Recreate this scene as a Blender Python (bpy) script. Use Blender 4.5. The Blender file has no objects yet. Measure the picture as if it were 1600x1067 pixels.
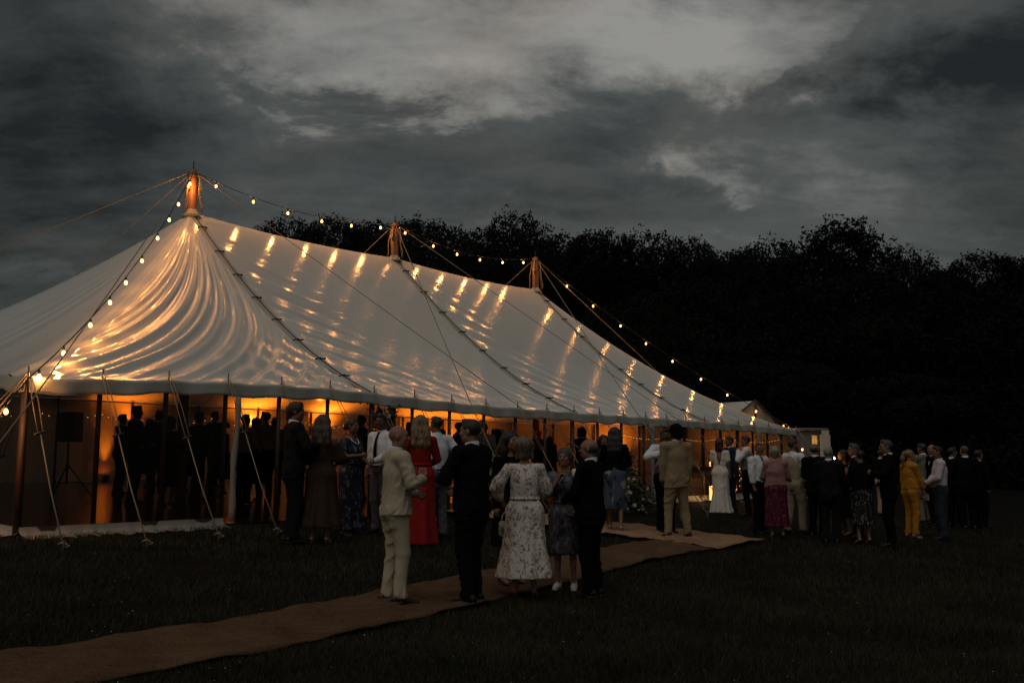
import bpy, math, random, time
import numpy as np
from mathutils import Vector, Matrix
T0 = time.time()
rnd = random.Random(7)
nr = np.random.default_rng(5)
R = math.radians
SC = bpy.context.scene
C = SC.collection

# ------------------------------------------------------------------ camera
F, PITCH, CAMZ = 1533.0, 0.1261, 1.75
cam_d = bpy.data.cameras.new('camera')
cam = bpy.data.objects.new('camera', cam_d); C.objects.link(cam)
cam_d.sensor_width = 36; cam_d.lens = 36*F/1600; cam_d.clip_end = 2000; cam_d.clip_start = .1
cam.location = (0, 0, CAMZ); cam.rotation_euler = (math.pi/2+PITCH, 0, 0)
SC.camera = cam
SC.view_settings.view_transform = 'Standard'
SC.view_settings.look = 'None'
SC.view_settings.exposure = 0.0
SC.view_settings.gamma = 1.0
SC.view_settings.use_curve_mapping = False
SC.cycles.use_denoising = True
SC.cycles.max_bounces = 8
SC.cycles.transparent_max_bounces = 16
SC.cycles.sample_clamp_indirect = 4.0

# ------------------------------------------------------------------ sky and dusk light
W = bpy.data.worlds.new('World'); SC.world = W; W.use_nodes = True
nt = W.node_tree; N = nt.nodes; LK = nt.links
for n in list(N): N.remove(n)
def wn(t, **k):
    n = N.new(t)
    for a, v in k.items(): setattr(n, a, v)
    return n
def wm(op, a, b=None, c=None, clamp=False):
    n = wn('ShaderNodeMath', operation=op); n.use_clamp = clamp
    for i, v in enumerate((a, b, c)):
        if v is None: continue
        if hasattr(v, 'is_output'): LK.new(v, n.inputs[i])
        else: n.inputs[i].default_value = v
    return n.outputs[0]
tc = wn('ShaderNodeTexCoord'); GEN = tc.outputs['Generated']
sep = wn('ShaderNodeSeparateXYZ'); LK.new(GEN, sep.inputs[0])
SX, SY, SZ = sep.outputs
# cloud deck: the view ray meets a flat sheet of cloud
den = wm('ADD', wm('MAXIMUM', SZ, 0.0), 0.30)
cmb = wn('ShaderNodeCombineXYZ')
LK.new(wm('DIVIDE', SX, den), cmb.inputs[0]); LK.new(wm('DIVIDE', SY, den), cmb.inputs[1])
DECK = cmb.outputs[0]
def wnoise(vec, scale, detail, rough=.55, dist=0.0, off=(0, 0, 0), sc=(1, 1, 1)):
    m = wn('ShaderNodeMapping'); LK.new(vec, m.inputs[0])
    m.inputs['Location'].default_value = off; m.inputs['Scale'].default_value = sc
    n = wn('ShaderNodeTexNoise'); LK.new(m.outputs[0], n.inputs['Vector'])
    n.inputs['Scale'].default_value = scale; n.inputs['Detail'].default_value = detail
    n.inputs['Roughness'].default_value = rough; n.inputs['Distortion'].default_value = dist
    return n.outputs['Fac']
n1 = wnoise(DECK, 2.3, 10, .62, .25, (3.1, 1.7, 0), (.85, 1.2, 1))
n2 = wnoise(DECK, 7.5, 10, .64, .2, (9.3, 4.4, 2), (.7, 1.5, 1))
warp = wnoise(DECK, 3.6, 10, .66, .4, (1.3, 8.4, 5))
warp2 = wnoise(DECK, 3.4, 10, .66, .4, (7.3, 2.4, 1))
# cloud banks: direction (x right, z up, both over y) with wavering edges
AX = wm('ADD', wm('DIVIDE', SX, wm('MAXIMUM', SY, .15)), wm('MULTIPLY', wm('SUBTRACT', warp, .5), .34))
AZ = wm('ADD', wm('DIVIDE', SZ, wm('MAXIMUM', SY, .15)), wm('MULTIPLY', wm('SUBTRACT', warp2, .5), .26))
def pxdir(px, py):
    xc, yc = (px-800)/F, (533.5-py)/F
    y = math.cos(PITCH)-yc*math.sin(PITCH); z = math.sin(PITCH)+yc*math.cos(PITCH)
    return xc/y, z/y
def bank(px, py, wx, wy, amp, pw=1.5):
    cx, cz = pxdir(px, py)
    a = wm('DIVIDE', wm('SUBTRACT', AX, cx), wx/F); b = wm('DIVIDE', wm('SUBTRACT', AZ, cz), wy/F)
    q = wm('POWER', wm('ADD', wm('MULTIPLY', a, a), wm('MULTIPLY', b, b)), pw)
    return wm('MULTIPLY', wm('POWER', 2.718, wm('MULTIPLY', q, -1.0)), amp)
lum = wm('ADD', wm('MULTIPLY', wm('SUBTRACT', n1, .5), .82), wm('MULTIPLY', wm('SUBTRACT', n2, .5), .50))
lum = wm('ADD', lum, .47)
for bk in [(620, 235, 620, 95, -.15), (10, 130, 310, 420, -.37), (1000, 225, 130, 70, -.10), (620, 40, 480, 112, .44),
           (560, 132, 220, 30, .16), (1088, 258, 70, 55, .26), (1130, 60, 250, 115, .36), (1590, 110, 260, 130, -.40), (1270, 300, 230, 80, .10),
           (1600, 330, 150, 180, -.24), (1310, 150, 190, 38, -.20), (100, 400, 330, 90, -.08), (900, 320, 200, 36, -.12), (1020, 285, 160, 30, .10), (60, 440, 160, 26, .12)]:
    lum = wm('ADD', lum, bank(*bk))
ramp = wn('ShaderNodeValToRGB'); LK.new(lum, ramp.inputs[0])
e = ramp.color_ramp.elements
e[0].position = .0; e[0].color = (.0095, .0108, .0112, 1)
e[1].position = 1.0; e[1].color = (.275, .270, .255, 1)
for p, c in ((.27, (.041, .0455, .0445, 1)), (.52, (.072, .077, .074, 1)), (.76, (.165, .165, .156, 1))):
    q = e.new(p); q.color = c
# a breath of pink-grey in places
tint = wn('ShaderNodeMix', data_type='RGBA', blend_type='MULTIPLY')
LK.new(wm('MULTIPLY', wm('SUBTRACT', warp, .47, clamp=True), 4.0, clamp=True), tint.inputs[0])
LK.new(ramp.outputs[0], tint.inputs[6]); tint.inputs[7].default_value = (1.07, .98, .92, 1)
nish = wn('ShaderNodeTexSky', sky_type='NISHITA'); nish.sun_disc = False
nish.sun_elevation = R(9); nish.sun_rotation = R(200); nish.air_density = 1.2; nish.dust_density = 2.0
bgc = wn('ShaderNodeBackground'); LK.new(tint.outputs[2], bgc.inputs[0]); bgc.inputs[1].default_value = 1.0
bgn = wn('ShaderNodeBackground'); LK.new(nish.outputs[0], bgn.inputs[0]); bgn.inputs[1].default_value = 0.003
adds = wn('ShaderNodeAddShader'); LK.new(bgc.outputs[0], adds.inputs[0]); LK.new(bgn.outputs[0], adds.inputs[1])
wo = wn('ShaderNodeOutputWorld'); LK.new(adds.outputs[0], wo.inputs[0])
sun_d = bpy.data.lights.new('dusk_sun', 'SUN'); sun = bpy.data.objects.new('dusk_sun', sun_d); C.objects.link(sun)
sun_d.energy = 0.60; sun_d.angle = R(55); sun_d.color = (1.0, .95, .86)
_az = R(200); _el = R(62)
sdir = Vector((math.sin(_az)*math.cos(_el), math.cos(_az)*math.cos(_el), math.sin(_el)))
sun.rotation_euler = sdir.to_track_quat('Z', 'Y').to_euler()

# ------------------------------------------------------------------ ground shape, pixel helpers
TX, TY, TH = -6.2453, 12.6254, 0.884      # near corner of the marquee, direction of its long side
CT, ST = math.cos(TH), math.sin(TH)
FLOOR0 = CAMZ-.8853
BS = .043                                  # the field climbs gently under the marquee
def uv_of(x, y): return (x-TX)*CT+(y-TY)*ST, -(x-TX)*ST+(y-TY)*CT
def xy_of(u, v): return TX+u*CT-v*ST, TY+u*ST+v*CT
def ground(x, y):
    u, v = uv_of(x, y)
    if v < 0: return FLOOR0+.066*v if v > -16 else FLOOR0-.066*16+.01*(v+16)
    z = FLOOR0+BS*min(v, 14)
    if v > 14: z += .06*(v-14)
    return z
def ray(px, py):
    xc, yc = (px-800)/F, (533.5-py)/F
    return Vector((xc, math.cos(PITCH)-yc*math.sin(PITCH), math.sin(PITCH)+yc*math.cos(PITCH)))
def gp(px, py, h=0.0):
    """the spot on the ground (or h above it) seen at a pixel of the photograph"""
    d = ray(px, py); s0 = CAMZ-ground(0, 0)-h; a = 2.0
    t = 2.0
    while t < 150:
        x, y, z = d.x*t, d.y*t, CAMZ+d.z*t
        if (z-ground(x, y)-h)*s0 < 0:
            lo, hi = a, t
            for _ in range(40):
                m = (lo+hi)/2
                if (CAMZ+d.z*m-ground(d.x*m, d.y*m)-h)*s0 > 0: lo = m
                else: hi = m
            return Vector((d.x*lo, d.y*lo, ground(d.x*lo, d.y*lo)))
        a = t; t += .1
    t = 60/d.y
    return Vector((d.x*t, 60, ground(d.x*t, 60)))
def at(px, py, Y):
    d = ray(px, py); t = Y/d.y
    return Vector((d.x*t, Y, CAMZ+d.z*t))
def u_at(px, v=0.0):
    k = (px-800)/F
    ax, ay = TX-v*ST, TY+v*CT
    return (k*ay-ax)/(CT-k*ST)
def project(p):
    y = p[1]*math.cos(PITCH)+(p[2]-CAMZ)*math.sin(PITCH); z = -p[1]*math.sin(PITCH)+(p[2]-CAMZ)*math.cos(PITCH)
    return 800+F*p[0]/y, 533.5-F*z/y

# ------------------------------------------------------------------ tags and mesh helpers
def tag(o, label=None, cat=None, group=None, kind=None):
    if label: o['label'] = label
    if cat: o['category'] = cat
    if group: o['group'] = group
    if kind: o['kind'] = kind
    return o
def link(o, parent=None):
    C.objects.link(o)
    if parent is not None: o.parent = parent
    return o
def empty(name, loc=(0, 0, 0), rz=0.0, **k):
    o = bpy.data.objects.new(name, None); o.empty_display_size = .2
    link(o); o.location = loc; o.rotation_euler = (0, 0, rz)
    return tag(o, **k)
def np_mesh(name, v, f, mat=None, smooth=True):
    """v (n,3), f (m,k) arrays, k = 3 or 4"""
    v = np.asarray(v, np.float32); f = np.asarray(f, np.int32); k = f.shape[1]
    me = bpy.data.meshes.new(name)
    me.vertices.add(len(v)); me.vertices.foreach_set('co', v.ravel())
    me.loops.add(f.size); me.loops.foreach_set('vertex_index', f.ravel())
    me.polygons.add(len(f)); me.polygons.foreach_set('loop_start', np.arange(0, f.size, k, dtype=np.int32))
    me.polygons.foreach_set('loop_total', np.full(len(f), k, np.int32))
    if smooth: me.polygons.foreach_set('use_smooth', np.ones(len(f), bool))
    me.update(calc_edges=True)
    if mat: me.materials.append(mat)
    return me
def np_obj(name, v, f, mat, parent=None, smooth=True):
    return link(bpy.data.objects.new(name, np_mesh(name, v, f, mat, smooth)), parent)
class MB:
    def __init__(s): s.v = []; s.f = []; s.sm = True
    def add(s, vs, fs):
        o = len(s.v); s.v += [tuple(p) for p in vs]; s.f += [tuple(i+o for i in q) for q in fs]; return s
    def box(s, c, d, rot=None, bev=0.0):
        x, y, z = d[0]/2, d[1]/2, d[2]/2; c = Vector(c); vs = []
        b = min(bev, x*.9, y*.9, z*.9)
        if b <= 0:
            vs = [Vector((i*x, j*y, k*z)) for i in (-1, 1) for j in (-1, 1) for k in (-1, 1)]
            fs = [(0, 1, 3, 2), (4, 6, 7, 5), (0, 4, 5, 1), (2, 3, 7, 6), (0, 2, 6, 4), (1, 5, 7, 3)]
        else:
            fs = []; idx = {}
            def vid(p):
                if p not in idx: idx[p] = len(vs); vs.append(Vector(p))
                return idx[p]
            D = (x, y, z)
            def cv(sg, ax): return tuple(sg[i]*(D[i] if i == ax else D[i]-b) for i in range(3))
            sg = [(i, j, k) for i in (-1, 1) for j in (-1, 1) for k in (-1, 1)]
            for ax in range(3):
                o = [i for i in range(3) if i != ax]
                for q in (-1, 1):
                    r = []
                    for a1, a2 in ((-1, -1), (1, -1), (1, 1), (-1, 1)):
                        t = [0, 0, 0]; t[ax] = q; t[o[0]] = a1; t[o[1]] = a2; r.append(vid(cv(t, ax)))
                    if (q > 0) != (ax == 1): fs.append(tuple(r))
                    else: fs.append(tuple(r[::-1]))
            for a in range(3):
                o = [i for i in range(3) if i != a]
                for q1 in (-1, 1):
                    for q2 in (-1, 1):
                        t0 = [0]*3; t0[o[0]] = q1; t0[o[1]] = q2; t1 = list(t0); t0[a] = -1; t1[a] = 1
                        fs.append((vid(cv(t0, o[0])), vid(cv(t1, o[0])), vid(cv(t1, o[1])), vid(cv(t0, o[1]))))
            for t in sg: fs.append(tuple(vid(cv(t, a)) for a in range(3)))
        if rot is not None: vs = [rot @ p for p in vs]
        return s.add([c+p for p in vs], fs)
    def tube(s, pts, r, n=8, cap=True):
        pts = [Vector(p) for p in pts]; m = len(pts); vs = []; fs = []
        rs = r if isinstance(r, (list, tuple)) else [r]*m
        t = (pts[1]-pts[0]).normalized()
        a = t.orthogonal().normalized()
        for i, p in enumerate(pts):
            t = (pts[min(i+1, m-1)]-pts[max(i-1, 0)])
            t = t.normalized() if t.length > 1e-9 else Vector((0, 0, 1))
            a = (a-t*a.dot(t)); a = a.normalized() if a.length > 1e-6 else t.orthogonal().normalized()
            b = t.cross(a)
            for k in range(n):
                w = 2*math.pi*k/n; vs.append(p+(a*math.cos(w)+b*math.sin(w))*rs[i])
        for i in range(m-1):
            for k in range(n):
                k2 = (k+1) % n; fs.append((i*n+k, i*n+k2, (i+1)*n+k2, (i+1)*n+k))
        if cap: fs.append(tuple(range(n))[::-1]); fs.append(tuple(range((m-1)*n, m*n)))
        return s.add(vs, fs)
    def lathe(s, prof, c=(0, 0, 0), n=16):
        c = Vector(c); vs = []; fs = []
        for r, z in prof:
            for k in range(n):
                w = 2*math.pi*k/n; vs.append(c+Vector((r*math.cos(w), r*math.sin(w), z)))
        for i in range(len(prof)-1):
            for k in range(n):
                k2 = (k+1) % n; fs.append((i*n+k, i*n+k2, (i+1)*n+k2, (i+1)*n+k))
        if prof[0][0] > 1e-5: fs.append(tuple(range(n))[::-1])
        if prof[-1][0] > 1e-5: fs.append(tuple(range((len(prof)-1)*n, len(prof)*n)))
        return s.add(vs, fs)
    def quad(s, a, b, c, d): return s.add([a, b, c, d], [(0, 1, 2, 3)])
    def mesh(s, name, mat, smooth=True):
        me = bpy.data.meshes.new(name); me.from_pydata(s.v, [], s.f)
        if smooth: me.polygons.foreach_set('use_smooth', np.ones(len(s.f), bool))
        me.update()
        if mat: me.materials.append(mat)
        return me
    def build(s, name, mat, parent=None, smooth=True, auto=False):
        return link(bpy.data.objects.new(name, s.mesh(name, mat, smooth)), parent)

# ------------------------------------------------------------------ materials
def mat_base(name):
    m = bpy.data.materials.new(name); m.use_nodes = True
    b = m.node_tree.nodes['Principled BSDF']; return m, m.node_tree, b
def mnode(t, typ, **k):
    n = t.nodes.new(typ)
    for a, v in k.items(): setattr(n, a, v)
    return n
def fabric(name, col, rough=.85, var=.18, scale=9.0, bump=.25, bscale=160.0, spec=.25, sheen=0.0, coords='Object'):
    m, t, b = mat_base(name)
    co = mnode(t, 'ShaderNodeTexCoord')
    n = mnode(t, 'ShaderNodeTexNoise'); n.inputs['Scale'].default_value = scale; n.inputs['Detail'].default_value = 5
    t.links.new(co.outputs[coords], n.inputs['Vector'])
    mx = mnode(t, 'ShaderNodeMix', data_type='RGBA'); t.links.new(n.outputs['Fac'], mx.inputs[0])
    mx.inputs[6].default_value = tuple(c*(1-var) for c in col)+(1,); mx.inputs[7].default_value = tuple(min(1, c*(1+var)) for c in col)+(1,)
    t.links.new(mx.outputs[2], b.inputs['Base Color'])
    b.inputs['Roughness'].default_value = rough; b.inputs['Specular IOR Level'].default_value = spec
    if sheen: b.inputs['Sheen Weight'].default_value = sheen
    if bump:
        n2 = mnode(t, 'ShaderNodeTexNoise'); n2.inputs['Scale'].default_value = bscale; n2.inputs['Detail'].default_value = 3
        t.links.new(co.outputs[coords], n2.inputs['Vector'])
        bp = mnode(t, 'ShaderNodeBump'); bp.inputs['Strength'].default_value = bump; bp.inputs['Distance'].default_value = .004
        t.links.new(n2.outputs['Fac'], bp.inputs['Height']); t.links.new(bp.outputs[0], b.inputs['Normal'])
    return m
def printed(name, base, blobs, scale=9.0, dens=.5, stretch=(1, 1, .7), rough=.8):
    """cloth with a printed flower or leaf motif: cells of colour on a plain ground"""
    m, t, b = mat_base(name)
    co = mnode(t, 'ShaderNodeTexCoord')
    mp = mnode(t, 'ShaderNodeMapping'); mp.inputs['Scale'].default_value = stretch; t.links.new(co.outputs['Object'], mp.inputs[0])
    wv = mnode(t, 'ShaderNodeTexNoise'); wv.inputs['Scale'].default_value = scale*1.5; wv.inputs['Detail'].default_value = 4
    t.links.new(mp.outputs[0], wv.inputs['Vector'])
    ad = mnode(t, 'ShaderNodeMix', data_type='RGBA', blend_type='LINEAR_LIGHT'); ad.inputs[0].default_value = .09
    t.links.new(mp.outputs[0], ad.inputs[6]); t.links.new(wv.outputs['Color'], ad.inputs[7])
    prev = None
    bn = mnode(t, 'ShaderNodeRGB'); bn.outputs[0].default_value = base+(1,); prev = bn.outputs[0]
    for i, (c, s, d) in enumerate(blobs):
        v = mnode(t, 'ShaderNodeTexVoronoi'); v.inputs['Scale'].default_value = scale*s
        mp2 = mnode(t, 'ShaderNodeMapping'); mp2.inputs['Location'].default_value = (i*3.7, i*1.9, i*5.3); t.links.new(ad.outputs[2], mp2.inputs[0])
        t.links.new(mp2.outputs[0], v.inputs['Vector'])
        big = mnode(t, 'ShaderNodeTexNoise'); big.inputs['Scale'].default_value = 4.0+i; t.links.new(mp2.outputs[0], big.inputs['Vector'])
        a = mnode(t, 'ShaderNodeMath', operation='ADD'); t.links.new(v.outputs['Distance'], a.inputs[0])
        bb = mnode(t, 'ShaderNodeMath', operation='MULTIPLY'); t.links.new(big.outputs['Fac'], bb.inputs[0]); bb.inputs[1].default_value = -.55
        t.links.new(bb.outputs[0], a.inputs[1])
        rp = mnode(t, 'ShaderNodeMapRange'); rp.inputs[1].default_value = d; rp.inputs[2].default_value = d-.1; rp.inputs[3].default_value = 0; rp.inputs[4].default_value = 1
        t.links.new(a.outputs[0], rp.inputs[0])
        mx = mnode(t, 'ShaderNodeMix', data_type='RGBA'); t.links.new(rp.outputs[0], mx.inputs[0])
        t.links.new(prev, mx.inputs[6]); mx.inputs[7].default_value = c+(1,); prev = mx.outputs[2]
    t.links.new(prev, b.inputs['Base Color']); b.inputs['Roughness'].default_value = rough; b.inputs['Specular IOR Level'].default_value = .25
    return m
def emis(name, col, strength):
    m, t, b = mat_base(name)
    b.inputs['Base Color'].default_value = col+(1,); b.inputs['Emission Color'].default_value = col+(1,); b.inputs['Emission Strength'].default_value = strength
    return m

M = {}
# canvas roof: white coated canvas, a little gloss, thin enough to pass a little light
def canvas(name, col, rough, spec, transl, ripple=1.0):
    m, t, b = mat_base(name)
    co = mnode(t, 'ShaderNodeTexCoord')
    n = mnode(t, 'ShaderNodeTexNoise'); n.inputs['Scale'].default_value = .9; n.inputs['Detail'].default_value = 6; n.inputs['Roughness'].default_value = .65
    t.links.new(co.outputs['Object'], n.inputs['Vector'])
    mx = mnode(t, 'ShaderNodeMix', data_type='RGBA'); t.links.new(n.outputs['Fac'], mx.inputs[0])
    mx.inputs[6].default_value = tuple(c*.86 for c in col)+(1,); mx.inputs[7].default_value = col+(1,)
    t.links.new(mx.outputs[2], b.inputs['Base Color'])
    rr = mnode(t, 'ShaderNodeMapRange'); rr.inputs[3].default_value = rough*.8; rr.inputs[4].default_value = rough*1.25
    t.links.new(n.outputs['Fac'], rr.inputs[0]); t.links.new(rr.outputs[0], b.inputs['Roughness'])
    b.inputs['Specular IOR Level'].default_value = spec
    # slack ripples lying across the slope, and a fine weave
    mp = mnode(t, 'ShaderNodeMapping'); mp.inputs['Scale'].default_value = (1.1, 5.0, 5.0); t.links.new(co.outputs['Object'], mp.inputs[0])
    r1 = mnode(t, 'ShaderNodeTexNoise'); r1.inputs['Scale'].default_value = 1.7; r1.inputs['Detail'].default_value = 4; r1.inputs['Distortion'].default_value = .6
    t.links.new(mp.outputs[0], r1.inputs['Vector'])
    b1 = mnode(t, 'ShaderNodeBump'); b1.inputs['Strength'].default_value = .55*ripple; b1.inputs['Distance'].default_value = .02
    t.links.new(r1.outputs['Fac'], b1.inputs['Height'])
    r2 = mnode(t, 'ShaderNodeTexNoise'); r2.inputs['Scale'].default_value = 45; r2.inputs['Detail'].default_value = 2
    t.links.new(co.outputs['Object'], r2.inputs['Vector'])
    b2 = mnode(t, 'ShaderNodeBump'); b2.inputs['Strength'].default_value = .04; b2.inputs['Distance'].default_value = .003
    t.links.new(r2.outputs['Fac'], b2.inputs['Height']); t.links.new(b1.outputs[0], b2.inputs['Normal'])
    t.links.new(b2.outputs[0], b.inputs['Normal'])
    tr = mnode(t, 'ShaderNodeBsdfTranslucent'); tr.inputs[0].default_value = (.9, .85, .75, 1)
    ms = mnode(t, 'ShaderNodeMixShader'); ms.inputs[0].default_value = transl
    t.links.new(b.outputs[0], ms.inputs[1]); t.links.new(tr.outputs[0], ms.inputs[2])
    t.links.new(ms.outputs[0], t.nodes['Material Output'].inputs[0])
    return m
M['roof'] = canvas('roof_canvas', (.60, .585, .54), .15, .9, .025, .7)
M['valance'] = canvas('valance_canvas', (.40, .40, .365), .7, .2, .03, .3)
M['wall'] = canvas('wall_canvas', (.54, .49, .41), .6, .25, .10, .3)
M['skirt'] = canvas('skirt_canvas', (.27, .255, .225), .6, .3, .0, .5)
def clear_plastic(name):
    m, t, b = mat_base(name)
    co = mnode(t, 'ShaderNodeTexCoord')
    mp = mnode(t, 'ShaderNodeMapping'); mp.inputs['Scale'].default_value = (3.0, 3.0, 1.0); mp.inputs['Rotation'].default_value = (.3, .5, 0)
    t.links.new(co.outputs['Object'], mp.inputs[0])
    n = mnode(t, 'ShaderNodeTexNoise'); n.inputs['Scale'].default_value = 2.2; n.inputs['Detail'].default_value = 5; n.inputs['Distortion'].default_value = 1.2
    t.links.new(mp.outputs[0], n.inputs['Vector'])
    bp = mnode(t, 'ShaderNodeBump'); bp.inputs['Strength'].default_value = .8; bp.inputs['Distance'].default_value = .03
    t.links.new(n.outputs['Fac'], bp.inputs['Height'])
    b.inputs['Base Color'].default_value = (.05, .045, .04, 1); b.inputs['Roughness'].default_value = .15; b.inputs['Specular IOR Level'].default_value = 1.0; t.links.new(bp.outputs[0], b.inputs['Normal'])
    tp = mnode(t, 'ShaderNodeBsdfTransparent'); tp.inputs[0].default_value = (.74, .71, .66, 1)
    lw = mnode(t, 'ShaderNodeLayerWeight'); lw.inputs[0].default_value = .25; t.links.new(bp.outputs[0], lw.inputs[1])
    mr = mnode(t, 'ShaderNodeMapRange'); mr.inputs[3].default_value = .10; mr.inputs[4].default_value = .8
    t.links.new(lw.outputs['Fresnel'], mr.inputs[0])
    ms = mnode(t, 'ShaderNodeMixShader'); t.links.new(mr.outputs[0], ms.inputs[0])
    t.links.new(tp.outputs[0], ms.inputs[1]); t.links.new(b.outputs[0], ms.inputs[2])
    t.links.new(ms.outputs[0], t.nodes['Material Output'].inputs[0])
    return m
M['clear'] = clear_plastic('clear_pvc')
def wood(name, c0, c1, rough=.55, sc=(6, 6, .6)):
    m, t, b = mat_base(name)
    co = mnode(t, 'ShaderNodeTexCoord'); mp = mnode(t, 'ShaderNodeMapping'); mp.inputs['Scale'].default_value = sc
    t.links.new(co.outputs['Object'], mp.inputs[0])
    n = mnode(t, 'ShaderNodeTexNoise'); n.inputs['Scale'].default_value = 4; n.inputs['Detail'].default_value = 6; n.inputs['Distortion'].default_value = 1.0
    t.links.new(mp.outputs[0], n.inputs['Vector'])
    mx = mnode(t, 'ShaderNodeMix', data_type='RGBA'); t.links.new(n.outputs['Fac'], mx.inputs[0])
    mx.inputs[6].default_value = c0+(1,); mx.inputs[7].default_value = c1+(1,); t.links.new(mx.outputs[2], b.inputs['Base Color'])
    b.inputs['Roughness'].default_value = rough
    bp = mnode(t, 'ShaderNodeBump'); bp.inputs['Strength'].default_value = .2; bp.inputs['Distance'].default_value = .005
    t.links.new(n.outputs['Fac'], bp.inputs['Height']); t.links.new(bp.outputs[0], b.inputs['Normal'])
    return m
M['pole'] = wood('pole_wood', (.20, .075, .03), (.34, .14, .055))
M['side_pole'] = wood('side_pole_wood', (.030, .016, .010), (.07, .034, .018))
M['dark_wood'] = wood('dark_wood', (.05, .025, .014), (.10, .05, .03))
M['floor'] = wood('dance_floor_wood', (.026, .013, .007), (.052, .026, .014), .16, (1, 8, 1))
M['rope'] = fabric('rope_hemp', (.24, .19, .125), .9, .2, 30, .5, 250)
M['dark_rope'] = fabric('dark_cord', (.04, .03, .022), .9, .2, 30, .4, 250)
M['metal'] = fabric('dark_metal', (.03, .03, .032), .45, .1, 20, 0, 1, .5)
M['black'] = fabric('black_plastic', (.012, .012, .013), .5, .1, 20, .15, 300, .4)
M['speaker_grille'] = fabric('speaker_grille', (.018, .018, .019), .6, .2, 60, .8, 400, .4)
def glow_glass(name, col, strength):
    """thin glass round a filament: it glows and lets the light out"""
    m, t, b = mat_base(name); t.nodes.remove(b)
    em = mnode(t, 'ShaderNodeEmission'); em.inputs[0].default_value = col+(1,); em.inputs[1].default_value = strength
    tp = mnode(t, 'ShaderNodeBsdfTransparent'); ad = mnode(t, 'ShaderNodeAddShader')
    t.links.new(em.outputs[0], ad.inputs[0]); t.links.new(tp.outputs[0], ad.inputs[1]); t.links.new(ad.outputs[0], t.nodes['Material Output'].inputs[0])
    return m
M['bulb'] = glow_glass('warm_bulb', (1.0, .46, .12), 3.4)
M['tiny_bulb'] = emis('fairy_bulb', (1.0, .42, .09), 3.2)
M['lens'] = emis('amber_lens', (1.0, .38, .06), 12.0)
M['candle'] = emis('candle_glow', (1.0, .42, .09), 2.2)
M['ember'] = glow_glass('ember_glow', (1.0, .42, .12), 14.0)
M['white_cloth'] = fabric('white_tablecloth', (.62, .59, .54), .8, .08, 6, .2, 200)
M['cabin'] = fabric('cabin_panel', (.17, .18, .16), .6, .06, 3, .05, 60, .3)
M['door'] = fabric('door_panel', (.58, .53, .43), .55, .05, 3, .05, 60, .3)
def glassy(name, col=(1, 1, 1)):
    m, t, b = mat_base(name)
    b.inputs['Base Color'].default_value = col+(1,); b.inputs['Roughness'].default_value = .03
    tp = mnode(t, 'ShaderNodeBsdfTransparent'); tp.inputs[0].default_value = tuple(.9*c for c in col)+(1,)
    fr = mnode(t, 'ShaderNodeFresnel'); fr.inputs[0].default_value = 1.5
    mr = mnode(t, 'ShaderNodeMapRange'); mr.inputs[3].default_value = .06; mr.inputs[4].default_value = .9; t.links.new(fr.outputs[0], mr.inputs[0])
    b.inputs['Specular IOR Level'].default_value = .9
    ms = mnode(t, 'ShaderNodeMixShader'); t.links.new(mr.outputs[0], ms.inputs[0]); t.links.new(tp.outputs[0], ms.inputs[1]); t.links.new(b.outputs[0], ms.inputs[2])
    t.links.new(ms.outputs[0], t.nodes['Material Output'].inputs[0])
    return m
M['glass'] = glassy('drinking_glass'); M['amber'] = glassy('amber_drink', (.9, .42, .08)); M['wine'] = glassy('pale_wine', (.85, .72, .35))
def ground_mat():
    m, t, b = mat_base('meadow_turf')
    co = mnode(t, 'ShaderNodeTexCoord')
    n = mnode(t, 'ShaderNodeTexNoise'); n.inputs['Scale'].default_value = .7; n.inputs['Detail'].default_value = 9; n.inputs['Roughness'].default_value = .7
    t.links.new(co.outputs['Object'], n.inputs['Vector'])
    n2 = mnode(t, 'ShaderNodeTexNoise'); n2.inputs['Scale'].default_value = 24; n2.inputs['Detail'].default_value = 5
    t.links.new(co.outputs['Object'], n2.inputs['Vector'])
    mx = mnode(t, 'ShaderNodeMix', data_type='RGBA'); t.links.new(n.outputs['Fac'], mx.inputs[0])
    mx.inputs[6].default_value = (.0035, .0033, .0018, 1); mx.inputs[7].default_value = (.008, .0073, .0036, 1)
    m2 = mnode(t, 'ShaderNodeMix', data_type='RGBA', blend_type='MULTIPLY'); m2.inputs[0].default_value = .7
    t.links.new(mx.outputs[2], m2.inputs[6]); t.links.new(n2.outputs['Color'], m2.inputs[7])
    t.links.new(m2.outputs[2], b.inputs['Base Color']); b.inputs['Roughness'].default_value = .95; b.inputs['Specular IOR Level'].default_value = .1
    bp = mnode(t, 'ShaderNodeBump'); bp.inputs['Strength'].default_value = .9; bp.inputs['Distance'].default_value = .05
    t.links.new(n2.outputs['Fac'], bp.inputs['Height']); t.links.new(bp.outputs[0], b.inputs['Normal'])
    return m
M['ground'] = ground_mat()
M['grass'] = fabric('grass_blades', (.029, .0275, .0145), .7, .97, 1.3, 0, 1, .2)
M['daisy'] = fabric('daisy_white', (.40, .38, .30), .8, .1, 5, 0, 1)
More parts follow.
